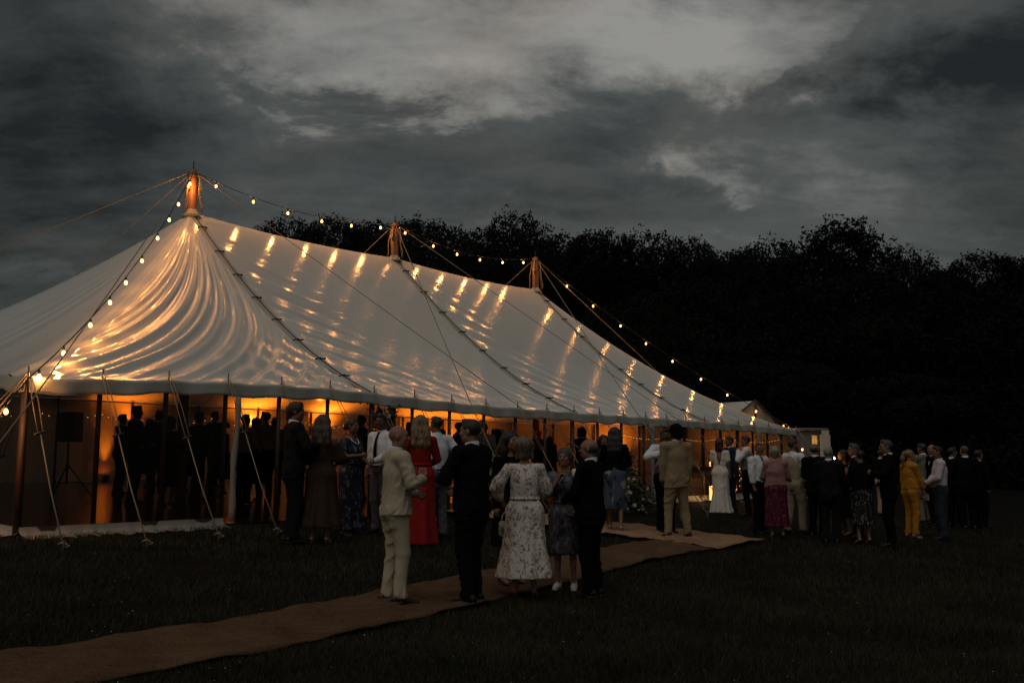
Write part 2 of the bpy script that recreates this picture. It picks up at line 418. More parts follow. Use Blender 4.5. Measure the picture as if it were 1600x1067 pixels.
def coir(name, c0, c1):
    """woven coir: blotched, worn, with a coarse fibre running across it"""
    m, t, b = mat_base(name); co = mnode(t, 'ShaderNodeTexCoord')
    def nz(sc, de, ro=.6, st=(1, 1, 1), di=0):
        mp = mnode(t, 'ShaderNodeMapping'); mp.inputs['Scale'].default_value = st; mp.inputs['Rotation'].default_value = (0, 0, .9); t.links.new(co.outputs['Object'], mp.inputs[0])
        n = mnode(t, 'ShaderNodeTexNoise'); n.inputs['Scale'].default_value = sc; n.inputs['Detail'].default_value = de; n.inputs['Roughness'].default_value = ro; n.inputs['Distortion'].default_value = di
        t.links.new(mp.outputs[0], n.inputs['Vector']); return n.outputs['Fac']
    a, f, g = nz(1.6, 6, .65, (1, 1, 1), .6), nz(38, 4, .7), nz(9, 4, .7, (.35, 2.6, 1), .4)
    s1 = mnode(t, 'ShaderNodeMath', operation='MULTIPLY_ADD'); t.links.new(f, s1.inputs[0]); s1.inputs[1].default_value = 1.1; t.links.new(a, s1.inputs[2])
    s2 = mnode(t, 'ShaderNodeMath', operation='MULTIPLY_ADD'); t.links.new(g, s2.inputs[0]); s2.inputs[1].default_value = .7; t.links.new(s1.outputs[0], s2.inputs[2])
    mr = mnode(t, 'ShaderNodeMapRange'); mr.inputs[1].default_value = .95; mr.inputs[2].default_value = 1.85; t.links.new(s2.outputs[0], mr.inputs[0])
    mx = mnode(t, 'ShaderNodeMix', data_type='RGBA'); t.links.new(mr.outputs[0], mx.inputs[0]); mx.inputs[6].default_value = c0+(1,); mx.inputs[7].default_value = c1+(1,)
    t.links.new(mx.outputs[2], b.inputs['Base Color']); b.inputs['Roughness'].default_value = .95; b.inputs['Specular IOR Level'].default_value = .1
    bp = mnode(t, 'ShaderNodeBump'); bp.inputs['Strength'].default_value = 1.0; bp.inputs['Distance'].default_value = .03; t.links.new(s2.outputs[0], bp.inputs['Height']); t.links.new(bp.outputs[0], b.inputs['Normal'])
    return m
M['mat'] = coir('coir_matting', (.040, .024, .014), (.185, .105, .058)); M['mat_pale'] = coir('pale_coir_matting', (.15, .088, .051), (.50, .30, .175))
M['bark'] = fabric('tree_bark', (.022, .017, .012), .95, .3, 8, .8, 30)
M['leaf'] = fabric('tree_foliage', (.0095, .0118, .0095), .9, .5, .35, 0, 1, .08)
M['leaf2'] = fabric('tree_foliage_dark', (.007, .0088, .0072), .9, .5, .3, 0, 1, .08)
M['leaf3'] = fabric('arrangement_leaves', (.028, .040, .018), .6, .5, 4, 0, 1, .35)
M['petal'] = fabric('cream_petals', (.52, .48, .38), .8, .15, 12, 0, 1)
M['iron'] = M['metal']

# ------------------------------------------------------------------ ground, paths
def axis(lo, hi, fine_lo, fine_hi, fs, cs):
    a = list(np.arange(fine_lo, fine_hi+1e-6, fs)); s = fs; x = fine_hi
    while x < hi: s = min(s*1.25, cs); x += s; a.append(x)
    s = fs; x = fine_lo; pre = []
    while x > lo: s = min(s*1.25, cs); x -= s; pre.append(x)
    return np.array(pre[::-1]+a)
gx = axis(-420, 420, -16, 22, .35, 40); gy = axis(-120, 900, 2, 36, .35, 40)
gxx, gyy = np.meshgrid(gx, gy, indexing='ij')
def ground_np(x, y):
    v = -(x-TX)*ST+(y-TY)*CT
    z = np.where(v < 0, np.where(v > -16, FLOOR0+.066*v, FLOOR0-.066*16+.01*(v+16)), FLOOR0+BS*np.minimum(v, 14)+.06*np.clip(v-14, 0, 70))
    return z
gzz = ground_np(gxx, gyy)
bumpy = (.012*np.sin(gxx*1.3+gyy*.6)+.012*np.sin(gyy*1.7-gxx*.7)+.008*np.sin(gxx*3.1+gyy*2.2))
gv = -(gxx-TX)*ST+(gyy-TY)*CT
gzz = gzz+bumpy*np.clip(-gv/2, 0, 1)-.012*(gv < 0)
nx, ny = gxx.shape
ii = np.arange(nx*ny).reshape(nx, ny)
gq = np.stack([ii[:-1, :-1], ii[1:, :-1], ii[1:, 1:], ii[:-1, 1:]], -1).reshape(-1, 4)
tag(np_obj('ground', np.stack([gxx, gyy, gzz], -1).reshape(-1, 3), gq, M['ground']), kind='structure')
def strip(name, up, lo, mat, z=.016, n=110, kind='structure', wave=.024):
    """a strip of matting between an upper and a lower edge, both traced where they lie on the ground"""
    def res(pts):
        pts = [gp(*p) if p[1] > 0 else None for p in pts]
        L = [0]
        for a, b in zip(pts, pts[1:]): L.append(L[-1]+(b-a).length)
        out = []
        for i in range(n+1):
            s = L[-1]*i/n; k = max(j for j in range(len(L)) if L[j] <= s+1e-9); k = min(k, len(L)-2)
            f = (s-L[k])/max(1e-9, L[k+1]-L[k]); out.append(pts[k].lerp(pts[k+1], f))
        return out
    A, B = res(up), res(lo); m = 12; v = []; f = []
    for i in range(n+1):
        for j in range(m+1):
            p = A[i].lerp(B[i], j/m)
            w = wave*(math.sin(i*.45+j*.5)+.7*math.sin(i*1.05-j*.6+2*math.sin(j*.7))+.45*math.sin(i*1.9+j*1.3)) * (1.0 if 0 < j < m else .55)
            v.append((p.x+.018*math.sin(i*.7+j*2), p.y+.022*math.sin(i*.5+j), ground(p.x, p.y)+z+.026+w*.62))
    for j in (0, m):
        pass
    for i in range(n):
        for j in range(m):
            a = i*(m+1)+j; f.append((a, a+m+1, a+m+2, a+1))
    o = np_obj(name, v, f, mat); tag(o, kind=kind)
    sol = o.modifiers.new('thickness', 'SOLIDIFY'); sol.thickness = .014; sol.offset = -1
    return o
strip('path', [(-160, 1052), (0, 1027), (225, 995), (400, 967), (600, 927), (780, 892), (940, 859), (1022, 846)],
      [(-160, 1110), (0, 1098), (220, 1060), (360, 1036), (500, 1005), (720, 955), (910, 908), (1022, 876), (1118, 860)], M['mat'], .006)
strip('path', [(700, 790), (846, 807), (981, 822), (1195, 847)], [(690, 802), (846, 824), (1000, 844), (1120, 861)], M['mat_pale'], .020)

# grass blades over the near field
def blades(n, box, seed):
    g = np.random.default_rng(seed)
    px = g.uniform(-80, 1680, n); w = g.uniform(0, 1, n)
    py = 1085-(1085-box)*w**1.1
    xc, yc = (px-800)/F, (533.5-py)/F
    dy = math.cos(PITCH)-yc*math.sin(PITCH); dz = math.sin(PITCH)+yc*math.cos(PITCH)
    t = np.full(n, 8.0)
    for _ in range(60):
        z = ground_np(xc*t, dy*t); t = t*.5+.5*(z-CAMZ)/dz
        t = np.clip(t, 2, 60)
    return xc*t, dy*t
MATS_POLY = [[gp(*p) for p in q] for q in (
    [(-160, 1052), (0, 1027), (225, 995), (400, 967), (600, 927), (780, 892), (940, 859), (1022, 846), (1118, 860), (1022, 876), (910, 908), (720, 955), (500, 1005), (360, 1036), (220, 1060), (0, 1098), (-160, 1110)],
    [(700, 790), (846, 807), (981, 822), (1195, 847), (1120, 861), (1000, 844), (846, 824), (690, 802)])]
def in_poly(x, y, poly):
    ins = np.zeros(len(x), bool); n = len(poly); j = n-1
    for i in range(n):
        xi, yi, xj, yj = poly[i].x, poly[i].y, poly[j].x, poly[j].y
        c = ((yi > y) != (yj > y)) & (x < (xj-xi)*(y-yi)/(yj-yi+1e-12)+xi); ins ^= c; j = i
    return ins
bx, by = blades(360000, 812, 3)
v_ = -(bx-TX)*ST+(by-TY)*CT
jx, jy = bx+nr.normal(0, .035, len(bx)), by+nr.normal(0, .035, len(bx))
keep = (v_ < -.12) & ~in_poly(jx, jy, MATS_POLY[0]) & ~in_poly(jx, jy, MATS_POLY[1])
bx, by = bx[keep], by[keep]; n = len(bx); bz = ground_np(bx, by)-.02
clump = .5+.5*np.sin(bx*1.9+np.sin(by*1.3)*2)*np.sin(by*1.6+np.sin(bx*.9)*2)
hgt = nr.uniform(.025, .062, n)*(.55+1.15*clump)*np.where(nr.uniform(0, 1, n) < .04, 1.7, 1)
an = nr.uniform(0, 6.283, n); wd = nr.uniform(.0028, .0055, n)
lean = nr.uniform(.15, 1.3, n)*hgt; la = nr.uniform(0, 6.283, n)
gv_ = np.empty((n, 3, 3), np.float32)
gv_[:, 0] = np.stack([bx-np.cos(an)*wd, by-np.sin(an)*wd, bz], -1)
gv_[:, 1] = np.stack([bx+np.cos(an)*wd, by+np.sin(an)*wd, bz], -1)
gv_[:, 2] = np.stack([bx+np.cos(la)*lean, by+np.sin(la)*lean, bz+hgt+.02], -1)
tag(np_obj('grass', gv_.reshape(-1, 3), np.arange(n*3).reshape(-1, 3), M['grass'], None, False), kind='stuff')
dx, dy = blades(190, 835, 11)
v_ = -(dx-TX)*ST+(dy-TY)*CT
k_ = (v_ < -.5) & ~in_poly(dx, dy, MATS_POLY[0]) & ~in_poly(dx, dy, MATS_POLY[1])
dv = []; df = []
for x, y in zip(dx[k_], dy[k_]):
    z = ground(x, y)+rnd.uniform(.03, .055); o = len(dv); r = rnd.uniform(.003, .0065)
    dv.append((x, y, z+.003))
    for i in range(6): dv.append((x+r*math.cos(i*1.047), y+r*math.sin(i*1.047), z+rnd.uniform(-.003, .002)))
    for i in range(6): df.append((o, o+1+i, o+1+(i+1) % 6))
tag(np_obj('daisies', dv, df, M['daisy'], None, False), kind='stuff')

# ------------------------------------------------------------------ the marquee
E0, BAY, HW = 5.93, 6.1, 5.833
LT = 2*E0+2*BAY; WT = 2*HW
HE, HA, HP = 2.073, 6.377, 7.305          # eave, canvas peak, pole top above the front floor line
tent = empty('marquee', (TX, TY, FLOOR0), TH, label='long white pole marquee with three wooden king poles, glowing orange inside', cat='marquee')
def tw(u, v, w): return Vector((*xy_of(u, v), FLOOR0+w))
def base(v): return BS*v
def eave_h(u, v):
    h = HE+base(v)
    if v < .5: h += -.055*math.exp(-(u/1.4)**2)+.105*math.exp(-((u-4.6)/3.0)**2)-.05*math.exp(-((u-LT)/2.0)**2)
    return h
def prof(s): return s-.36*s*(1-s)*(1+.25*(1-s))      # 0 eave, 1 peak: hanging slack
def scallop(x): return -.020*(math.sin(math.pi*x)**2)   # the eave dips between poles
def ridge_h(u):
    f = ((u-E0)/BAY) % 1.0
    return HA-.10*4*f*(1-f) if E0 < u < LT-E0 else HA
SP = E0/6.0
def fold_field(ph, t):
    """slack folds of the end section: ph 0 at the laced seam, 1 at the corner; t 0 at the peak, 1 at the eave"""
    q = ph-.58*t**2
    a = 0.0
    env = max(0.0, min(1, (t-.10)/.35))*max(0.0, min(1, (1.0-t)/.10))
    side = 1/(1+math.exp(-(ph-.12)/.05))*1/(1+math.exp((ph-1.02)/.06))
    w = math.sin(q*64+1.5*math.sin(q*17)+.6*math.sin(t*7))
    w = (abs(w)**.7)*(1 if w > 0 else -1)
    a += .052*w*env*side*(.30+.70*math.sin(q*21+1.0)**2)*(.5+.7*t)
    a += .009*math.sin(q*163+t*4+2*math.sin(q*11))*env*side
    fine = 1/(1+math.exp((ph-.55)/.1))
    lo = max(0.0, (t-.55)/.45)*max(0.0, min(1, (1.0-t)/.05))
    a += .016*fine*lo*math.sin((t*2.2+ph*1.1)*26+3*math.sin(ph*6))
    return a
def side_panel(u0, u1, back, name, nu=84, nv=110):
    v = []; f = []
    for i in range(nu+1):
        u = u0+(u1-u0)*i/nu
        for j in range(nv+1):
            s = j/nv; vv = HW*s
            eh = HE+base(WT) if back else eave_h(u, 0)
            h = eh+(ridge_h(u)-eh)*prof(s)
            if not back:
                x = (u % SP)/SP; h += scallop(x)*max(0, 1-s*6)
                # lazy creases fanning up from the eave and along the laced seam
                h += (.012*math.sin(u*7.0+s*9)+.010*math.sin(u*11+s*55+2*math.sin(u*1.7)))*max(0, 1-s*3.2)*max(0, min(1, s*20))
                d0 = min(u-u0, u1-u)
                d1 = u-u0-.55-.9*(1-s); en = math.exp(-(d1/.75)**2)*min(1, (1-s)*4)*min(1, s*8)
                h += (.015*math.sin(s*52+d0*5+math.sin(u*2.3)*1.5)+.006*math.sin(s*128+d0*9))*en+.006*math.sin(s*60+d0*7)*math.exp(-d0/.5)*min(1, (1-s)*4)*min(1, s*8)
                h += .012*math.sin(s*21+u*.9)*s*(1-s)*2
            v.append((u, WT-vv if back else vv, h))
    for i in range(nu):
        for j in range(nv):
            a = i*(nv+1)+j; q = (a, a+nv+1, a+nv+2, a+1); f.append(q[::-1] if back else q)
    return np_obj(name, v, f, M['roof'], tent)
def hip_panel(right, name, nb=170, ntt=90):
    """pyramid end: rays from the peak to the eave"""
    pts = []
    a, b, c = E0, WT, E0; tot = a+b+c
    seq = [a*i/260 for i in range(260)]+[a+b*i/110 for i in range(110)]+[a+b+c*i/30 for i in range(31)]
    nb = len(seq)-1
    for s in seq:
        if s <= a: pts.append((E0-s, 0.0, s/a, 0))
        elif s <= a+b: pts.append((0.0, s-a, (s-a)/b, 1))
        else: pts.append((s-a-b, WT, (s-a-b)/c, 2))
    v = []; f = []
    for (ub, vb, ph, sd) in pts:
        eh = eave_h(LT-ub if right else ub, vb)
        for j in range(ntt+1):
            t = j/ntt
            u = E0+(ub-E0)*t; vv = HW+(vb-HW)*t
            tp = ((abs(u-E0)/E0)**7+(abs(vv-HW)/HW)**7)**(1/7)
            te = t+(tp-t)*(1-t)*.9
            s = 1-te
            h = eh+(HA-eh)*prof(s)
            if sd == 0:
                h += scallop((u % SP)/SP)*max(0, 1-(1-t)*6)
                if not right: h += fold_field(ph, t)
                else: h += .3*fold_field(ph, t)
            elif sd == 1 and not right:
                h += .014*math.sin(ph*60+2*math.sin(ph*17))*math.exp(-ph*3)*min(1, t*2)*min(1, (1-t)*8)*min(1, ph*12+.0)
            v.append((LT-u if right else u, vv, h))
    m = ntt+1
    for i in range(nb):
        for j in range(ntt):
            q = (i*m+j, i*m+j+1, (i+1)*m+j+1, (i+1)*m+j)
            f.append(q if right else q[::-1])
    return np_obj(name, v, f, M['roof'], tent)
hip_panel(False, 'roof_panel'); hip_panel(True, 'roof_panel')
for k in range(2):
    for bk in (False, True): side_panel(E0+BAY*k, E0+BAY*(k+1), bk, 'roof_panel')
# valance hanging from the eave, slightly waved
def valance(pts_fn, n, name):
    v = []; f = []
    for i in range(n+1):
        u, vv, nx_, ny_ = pts_fn(i/n)
        eh = eave_h(u, vv)+(scallop((u % SP)/SP) if vv < .5 else 0)
        for j in range(6):
            s = j/5
            o = .012+.020*math.sin(u*5.3+vv*4)*s+.014*math.sin(u*13+1+vv*9)*s+.02*s
            dp = .205+.012*math.sin(u*2.1)+.008*math.sin(u*6.3)
            v.append((u+nx_*o, vv+ny_*o, eh+.004-dp*s))
    for i in range(n):
        for j in range(5):
            a = i*6+j; f.append((a, a+1, a+7, a+6))
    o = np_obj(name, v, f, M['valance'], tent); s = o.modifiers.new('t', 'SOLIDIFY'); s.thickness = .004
    return o
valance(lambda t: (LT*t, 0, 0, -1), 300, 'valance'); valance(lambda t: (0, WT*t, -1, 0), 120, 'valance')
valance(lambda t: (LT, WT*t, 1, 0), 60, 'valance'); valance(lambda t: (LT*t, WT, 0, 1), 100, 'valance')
def roof_z(u, v):
    if E0 <= u <= LT-E0:
        s = min(v, WT-v)/HW; eh = eave_h(u, 0) if v < HW else HE+base(WT)
        return eh+(ridge_h(u)-eh)*prof(s)
    ue = u if u < E0 else LT-u
    t = max(abs(ue-E0)/E0, abs(v-HW)/HW); eh = eave_h(u, 0) if v < HW else HE+base(WT)
    return eh+(HA-eh)*prof(1-t)
# laced seams over the roof, with the loops that stand proud of them
for k in range(3):
    u = E0+BAY*k; mb = MB(); pts = []
    for i in range(25):
        s = i/24; pts.append((u+.0, HW*s, roof_z(u, HW*s)+.022))
    mb.tube(pts, .008, 6); seam = mb.build('lacing_seam', M['dark_rope'], tent)
    band = MB()
    for i in range(24):
        a, b = pts[i], pts[i+1]
        band.quad((u-.10, a[1], a[2]-.012), (u+.10, a[1], a[2]-.012), (u+.10, b[1], b[2]-.012), (u-.10, b[1], b[2]-.012))
    band.build('seam_flap', M['valance'], tent)
    for i in range(1, 9):
        s = i/8.7; mb = MB(); z = roof_z(u, HW*s)+.03
        mb.tube([(u-.13, HW*s+.03, z), (u-.03, HW*s, z+.035), (u+.03, HW*s-.01, z+.01), (u+.12, HW*s+.04, z+.03)], .012, 5)
        mb.tube([(u-.02, HW*s+.09, z+.01), (u+.02, HW*s-.09, z+.02)], .010, 5)
        mb.build('lacing_loop', M['dark_rope'], seam)
# king poles
pole_top = []
for k in range(3):
    u = E0+BAY*k; top = HP+(.03 if k < 2 else .10)
    p = MB().tube([(u, HW, base(HW)), (u, HW, 3.2), (u, HW, top-.05), (u, HW, top)], [.105, .105, .098, .07], 14).build('king_pole', M['pole'], tent)
    MB().tube([(u, HW, top), (u, HW, top+.14)], .014, 6).tube([(u, HW, top+.14), (u, HW, top+.20)], [.02, .006], 6).build('pole_spike', M['metal'], p)
    MB().lathe([(.125, -.03), (.135, 0), (.125, .03)], (u, HW, top-.14), 12).build('pole_band', M['metal'], p)
    MB().lathe([(.22, -.10), (.16, -.03), (.125, .03), (.112, .06)], (u, HW, HA-.01), 16).build('canvas_collar', M['valance'], tent)
    for sx, sy, rr in ((-.15, -.05, .02), (.15, -.06, .024), (.06, -.17, .014), (-.05, .16, .016)):
        mb = MB(); pts = []
        for i in range(9):
            s = i/8
            pts.append((u+sx*(.75+.5*s)+.02*math.sin(s*9), HW+sy*(.8+.5*s), top-.12-(top-.12-HA-.02)*s))
        mb.tube(pts, rr, 6)
        if rr > .018: mb.lathe([(.01, -.07), (.045, -.04), (.05, 0), (.045, .05), (.01, .07)], pts[3], 8)
        mb.build('halyard_rope', M['rope'], p)
    pole_top.append(tw(u, HW, top-.03))
# side poles, spikes, guy ropes
def guy(P, S, name='guy_rope', runner=.42, r=.0085, sag=0.0, twin=True):
    """P, S in the marquee's own frame: rope from the spike, doubled down to its wooden runner, then one line to the stake"""
    P, S = Vector(P), Vector(S); mb = MB(); d = S-P; side = Vector((CT, ST, 0)) if False else Vector((1, 0, 0))
    k = P+d*runner
    if twin:
        mb.tube([P+side*.015, P.lerp(k, .5)+side*.05, k+side*.035], r*.8, 5)
        mb.tube([P-side*.015, P.lerp(k, .5)-side*.028, k-side*.03], r*.8, 5)
        mb.tube([k, k.lerp(S, .5)+Vector((0, 0, -.01)), S+Vector((0, 0, .10))], r, 6)
    else: mb.tube([P, P.lerp(S, .5)+Vector((0, 0, -sag)), S+Vector((0, 0, .10))], r, 6)
    g = mb.build(name, M['rope'], tent)
    if twin:
        ax = d.normalized().cross(Vector((0, 1, 0))).normalized()
        MB().tube([k-side*.075+d.normalized()*.03, k+side*.075-d.normalized()*.03], .017, 6).build('rope_runner', M['side_pole'], g)
    dn = Vector((d.x, d.y, 0)).normalized() if Vector((d.x, d.y, 0)).length > .01 else Vector((0, -1, 0))
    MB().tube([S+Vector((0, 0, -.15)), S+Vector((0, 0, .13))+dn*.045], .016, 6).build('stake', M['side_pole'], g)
    kn = MB(); c = S+Vector((0, 0, .09))
    kn.tube([c+Vector((.045*math.cos(a), .045*math.sin(a), .015*math.sin(2*a))) for a in np.linspace(0, 6.283, 11)], .011, 5)
    kn.tube([c+Vector((.03*math.cos(a)+.04, .03*math.sin(a)-.02, -.03+.01*math.cos(a))) for a in np.linspace(0, 6.283, 9)], .010, 5)
    kn.build('rope_knot', M['rope'], g)
    return g
def local(p):
    u, v = uv_of(p.x, p.y); return Vector((u, v, p.z-FLOOR0))
nsp = int(round(LT/SP))
us = [LT*i/nsp for i in range(nsp+1)]
white_u = []
stakes_px = {1: (228, 857), 2: (340, 845), 3: (432, 837), 0: (97, 862)}
for i, u in enumerate(us):
    eh = eave_h(u, 0)
    big = i % 6 == 0
    r = .052 if i in (0,) else (.046 if big else .034)
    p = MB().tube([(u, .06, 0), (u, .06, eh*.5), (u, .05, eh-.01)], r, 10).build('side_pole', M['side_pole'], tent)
    MB().tube([(u, 0.0, eh-.05), (u, -.005, eh+.14)], .011, 6).build('pole_spike', M['metal'], p)
    if i in stakes_px:
        S = local(gp(*stakes_px[i]))
    else:
        S = Vector((u+.12, -1.42-rnd.uniform(0, .15), 0)); x, y = xy_of(S.x, S.y); S.z = ground(x, y)-FLOOR0
    guy((u, -.02, eh+.06), S, runner=rnd.uniform(.34, .44))
# corner guys at the near corner and the end wall
for S in (local(gp(-30, 800)), Vector((-1.5, -.2, 0)), Vector((-1.3, 1.2, base(1.2)))):
    guy((0, 0, HE+.0), S, runner=.55)
for vv in (2.0, 3.9, 5.8, 7.7, 9.6, WT):
    eh = HE+base(vv)
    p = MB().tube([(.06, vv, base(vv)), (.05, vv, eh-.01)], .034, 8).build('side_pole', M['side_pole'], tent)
    MB().tube([(0, vv, eh-.05), (0, vv, eh+.14)], .011, 6).build('pole_spike', M['metal'], p)
    guy((-.02, vv, eh+.06), (-1.45, vv+.1, base(vv)))
    p = MB().tube([(LT-.06, vv, base(vv)), (LT-.05, vv, eh-.01)], .034, 8).build('side_pole', M['side_pole'], tent)
guy((LT, 0, HE), Vector((LT+1.5, -.9, -.06)), runner=.5); guy((LT, 0, HE), Vector((LT+1.6, .5, .02)), runner=.5)
# long stays from the king poles
def stay(k, tgt_px, d=2.9):
    """from a pole head down over the eave to a stake, passing the eave where the photograph shows it"""
    P = local(pole_top[k]); best = None
    u = -6.0
    while u < LT+8:
        x, y = xy_of(u, -d); S = Vector((u, -d, ground(x, y)-FLOOR0+.1))
        s = (P.y-0)/(P.y-S.y); e = P.lerp(S, s); q = project(tw(*e))
        er = abs(q[0]-tgt_px)
        if best is None or er < best[0]: best = (er, S)
        u += .05
    S = best[1]; S.z -= .1
    mb = MB(); mb.tube([P, P.lerp(S, .25)+Vector((0, 0, -.03)), P.lerp(S, .5)+Vector((0, 0, -.05)), P.lerp(S, .75)+Vector((0, 0, -.03)), S+Vector((0, 0, .1))], .009, 6)
    g = mb.build('pole_stay', M['rope'], tent)
    MB().tube([S+Vector((0, 0, -.15)), S+Vector((0, 0, .16))], .02, 6).build('stake', M['side_pole'], g)
stay(0, 95); stay(0, 793); stay(1, 731); stay(1, 1041); stay(2, 990)
for k, S in ((0, Vector((-5.5, 7.5, .3))), (0, Vector((2.0, WT+2, .5))), (1, Vector((9.0, WT+2.0, .5))), (2, Vector((15.0, WT+2, .5))), (2, Vector((LT+1.9, 1.2, .1)))):
    P = local(pole_top[k]); g = MB().tube([P, P.lerp(S, .5)+Vector((0, 0, -.06)), S], .009, 6).build('pole_stay', M['rope'], tent)
    MB().tube([S+Vector((0, 0, -.15)), S+Vector((0, 0, .16))], .02, 6).build('stake', M['side_pole'], g)
# walls: pleated canvas along the back and the far end, clear sheets at the front
def wall_sheet(a, b, z0, z1, mat, name, pleat=.03, n=26, m=8, freq=34.0, skirt=None):
    a, b = Vector(a), Vector(b); d = (b-a); L = d.length; d.normalize(); nn = Vector((-d.y, d.x, 0)); v = []; f = []
    ph = rnd.uniform(0, 6)
    for i in range(n+1):
        s = i/n; p = a.lerp(b, s)
        for j in range(m+1):
            t = j/m
            o = pleat*(math.sin(s*L*freq*.25+ph)*.7+math.sin(s*L*freq*.62+ph*2+t)*.4)*(.35+.65*(1-t))
            zb = z0+(b.z-a.z)*0
            v.append((p.x+nn.x*o, p.y+nn.y*o, p.z+z0+(z1-z0)*t))
    for i in range(n):
        for j in range(m):
            q = i*(m+1)+j; f.append((q, q+m+1, q+m+2, q+1))
    return np_obj(name, v, f, mat, tent)
nb = 12
for i in range(nb):
    u0, u1 = LT*i/nb, LT*(i+1)/nb
    wall_sheet((u0+.01, WT-.03, base(WT)), (u1-.01, WT-.03, base(WT)), .02, HE-.02, M['wall'], 'wall_panel', .028)
    MB().tube([(u0, WT-.10, base(WT)), (u0, WT-.09, base(WT)+HE)], .032, 8).build('side_pole', M['side_pole'], tent)
MB().tube([(0, WT-.14, base(WT)+HE-.03), (LT, WT-.14, base(WT)+HE-.03)], .014, 6).build('eave_rope', M['dark_rope'], tent)
for i in range(6):
    v0, v1 = WT*i/6, WT*(i+1)/6
    wall_sheet((LT-.03, v0+.01, base(v0)), (LT-.03, v1-.01, base(v1)), .02, HE-.02, M['wall'], 'wall_panel', .028)
def clear_panel(a, b, z1, name='clear_wall'):
    o = wall_sheet(a, b, .02, z1, M['clear'], name, .014, 30, 14, 22)
    a, b = Vector(a), Vector(b); d = (b-a).normalized(); nn = Vector((d.y, -d.x, 0)); L = (b-a).length
    v = []; f = []; n = 26; ph = rnd.uniform(0, 6)
    for i in range(n+1):
        p = a.lerp(b, i/n)
        for j, (o_, z_) in enumerate(((.004, .115), (.012, .05), (.06, .014), (.20, -.012), (.30, -.02))):
            w = 1+.25*math.sin(i*.55+ph)+.14*math.sin(i*1.4+ph)
            x, y, = p.x+nn.x*o_*w, p.y+nn.y*o_*w
            zz = p.z+z_+.014*math.sin(i*.8+j+ph)*(j > 0)-(.066*o_*w if nn.y < -.5 else 0)+.012*(j > 2)
            v.append((x, y, zz))
    for i in range(n):
        for j in range(4):
            q = i*5+j; f.append((q, q+1, q+6, q+5))
    np_obj('ground_skirt', v, f, M['skirt'], o)
    return o
for i in range(3): clear_panel((us[i], .0, 0), (us[i+1], .0, 0), HE-.05)
for i in range(6): clear_panel((0, WT*(i+1)/6, base(WT*(i+1)/6)), (0, WT*i/6, base(WT*i/6)), HE-.05)
u_white = u_at(1014)
first = next(i for i in range(len(us)) if us[i] > u_white-.2)
for i in range(first, nsp): clear_panel((us[i], .0, 0), (us[i+1], .0, 0), HE-.05)
# gathered white curtains tied at the ends of the opening
def gathered(u, lean, r, name='gathered_curtain'):
    pts = []; rs = []
    for i in range(13):
        s = i/12; pts.append((u+lean*s+.012*math.sin(s*9), -.05-.01*math.sin(s*7), HE-.14-(HE-.2)*s)); rs.append(r*(.8+.35*math.sin(s*8+1)**2+.2*s))
    MB().tube(pts, rs, 9).build(name, M['skirt'], tent)
gathered(us[3]+.16, -.06, .042); gathered(u_white, .10, .075); gathered(u_at(1180), -.02, .05)
# floor laid inside
tag(np_obj('floor', [tw(u, v, base(v)+.012) for u, v in ((.12, .12), (LT-.1, .12), (LT-.1, WT-.1), (.12, WT-.1))], [(0, 1, 2, 3)], M['floor']), kind='structure')

# ------------------------------------------------------------------ festoon lights over the ridge
bulb_me = MB().lathe([(.002, -.042), (.017, -.037), (.027, -.018), (.028, 0), (.019, .019), (.012, .033)], (0, 0, 0), 12).mesh('bulb', M['bulb'])
sock_me = MB().lathe([(.017, .030), (.019, .06), (.012, .085), (.004, .10)], (0, 0, 0), 8).mesh('socket', M['black'])
plight = bpy.data.lights.new('bulb_light', 'POINT'); plight.energy = 10.5; plight.color = (1.0, .39, .09); plight.shadow_soft_size = .028
plight2 = bpy.data.lights.new('bulb_light', 'POINT'); plight2.energy = 5.5; plight2.color = (1.0, .39, .09); plight2.shadow_soft_size = .028
def festoon(pts, bulbs, label, group='festoon light strings on the marquee', lamp=None):
    root = empty('festoon_string', pts[0], 0, label=label, cat='string lights', group=group)
    o = Vector(pts[0])
    MB().tube([Vector(p)-o for p in pts], .009, 6).build('cable', M['dark_rope'], root)
    for b in bulbs:
        b = Vector(b)-o-Vector((0, 0, .10))
        bo = link(bpy.data.objects.new('bulb', bulb_me), root); bo.location = b
        link(bpy.data.objects.new('socket', sock_me), bo)
        lo = link(bpy.data.objects.new('bulb_light', lamp or plight), root); lo.location = b+Vector((0, 0, -.005))
        bo.visible_shadow = True
def catenary(a, b, sag, n=24):
    a, b = Vector(a), Vector(b); return [a.lerp(b, i/n)+Vector((0, 0, -4*sag*(i/n)*(1-i/n))) for i in range(n+1)]
def along(pts, fr):
    k = fr*(len(pts)-1); i = min(int(k), len(pts)-2); return pts[i].lerp(pts[i+1], k-i)
def fracs(pts, pxs):
    out = []
    for x in pxs:
        best = min(range(401), key=lambda i: abs(project(along(pts, i/400))[0]-x)); out.append(along(pts, best/400))
    return out
s1 = catenary(pole_top[0], pole_top[1], .33)
festoon(s1, fracs(s1, [338, 396, 450, 503, 549, 595]), 'string of warm bulbs slung between the tallest-looking and the middle king pole')
s2 = catenary(pole_top[1], pole_top[2], .36)
festoon(s2, fracs(s2, [633, 677, 714, 750, 785, 818]), 'string of warm bulbs slung between the middle and the far king pole')
endp = tw(LT+.1, .3, HE+.10)
s3 = catenary(pole_top[2], endp, .30, 30); s3b = catenary(endp, tw(LT+1.7, .1, .9), .02, 6)
festoon(s3+s3b[1:], fracs(s3, [886, 927, 970, 1009, 1051, 1095, 1136, 1181, 1224])+[s3b[0], s3b[3]], 'string of warm bulbs running from the far king pole down to the far eave corner', lamp=plight2)
nearp = at(48, 588, 12.42)
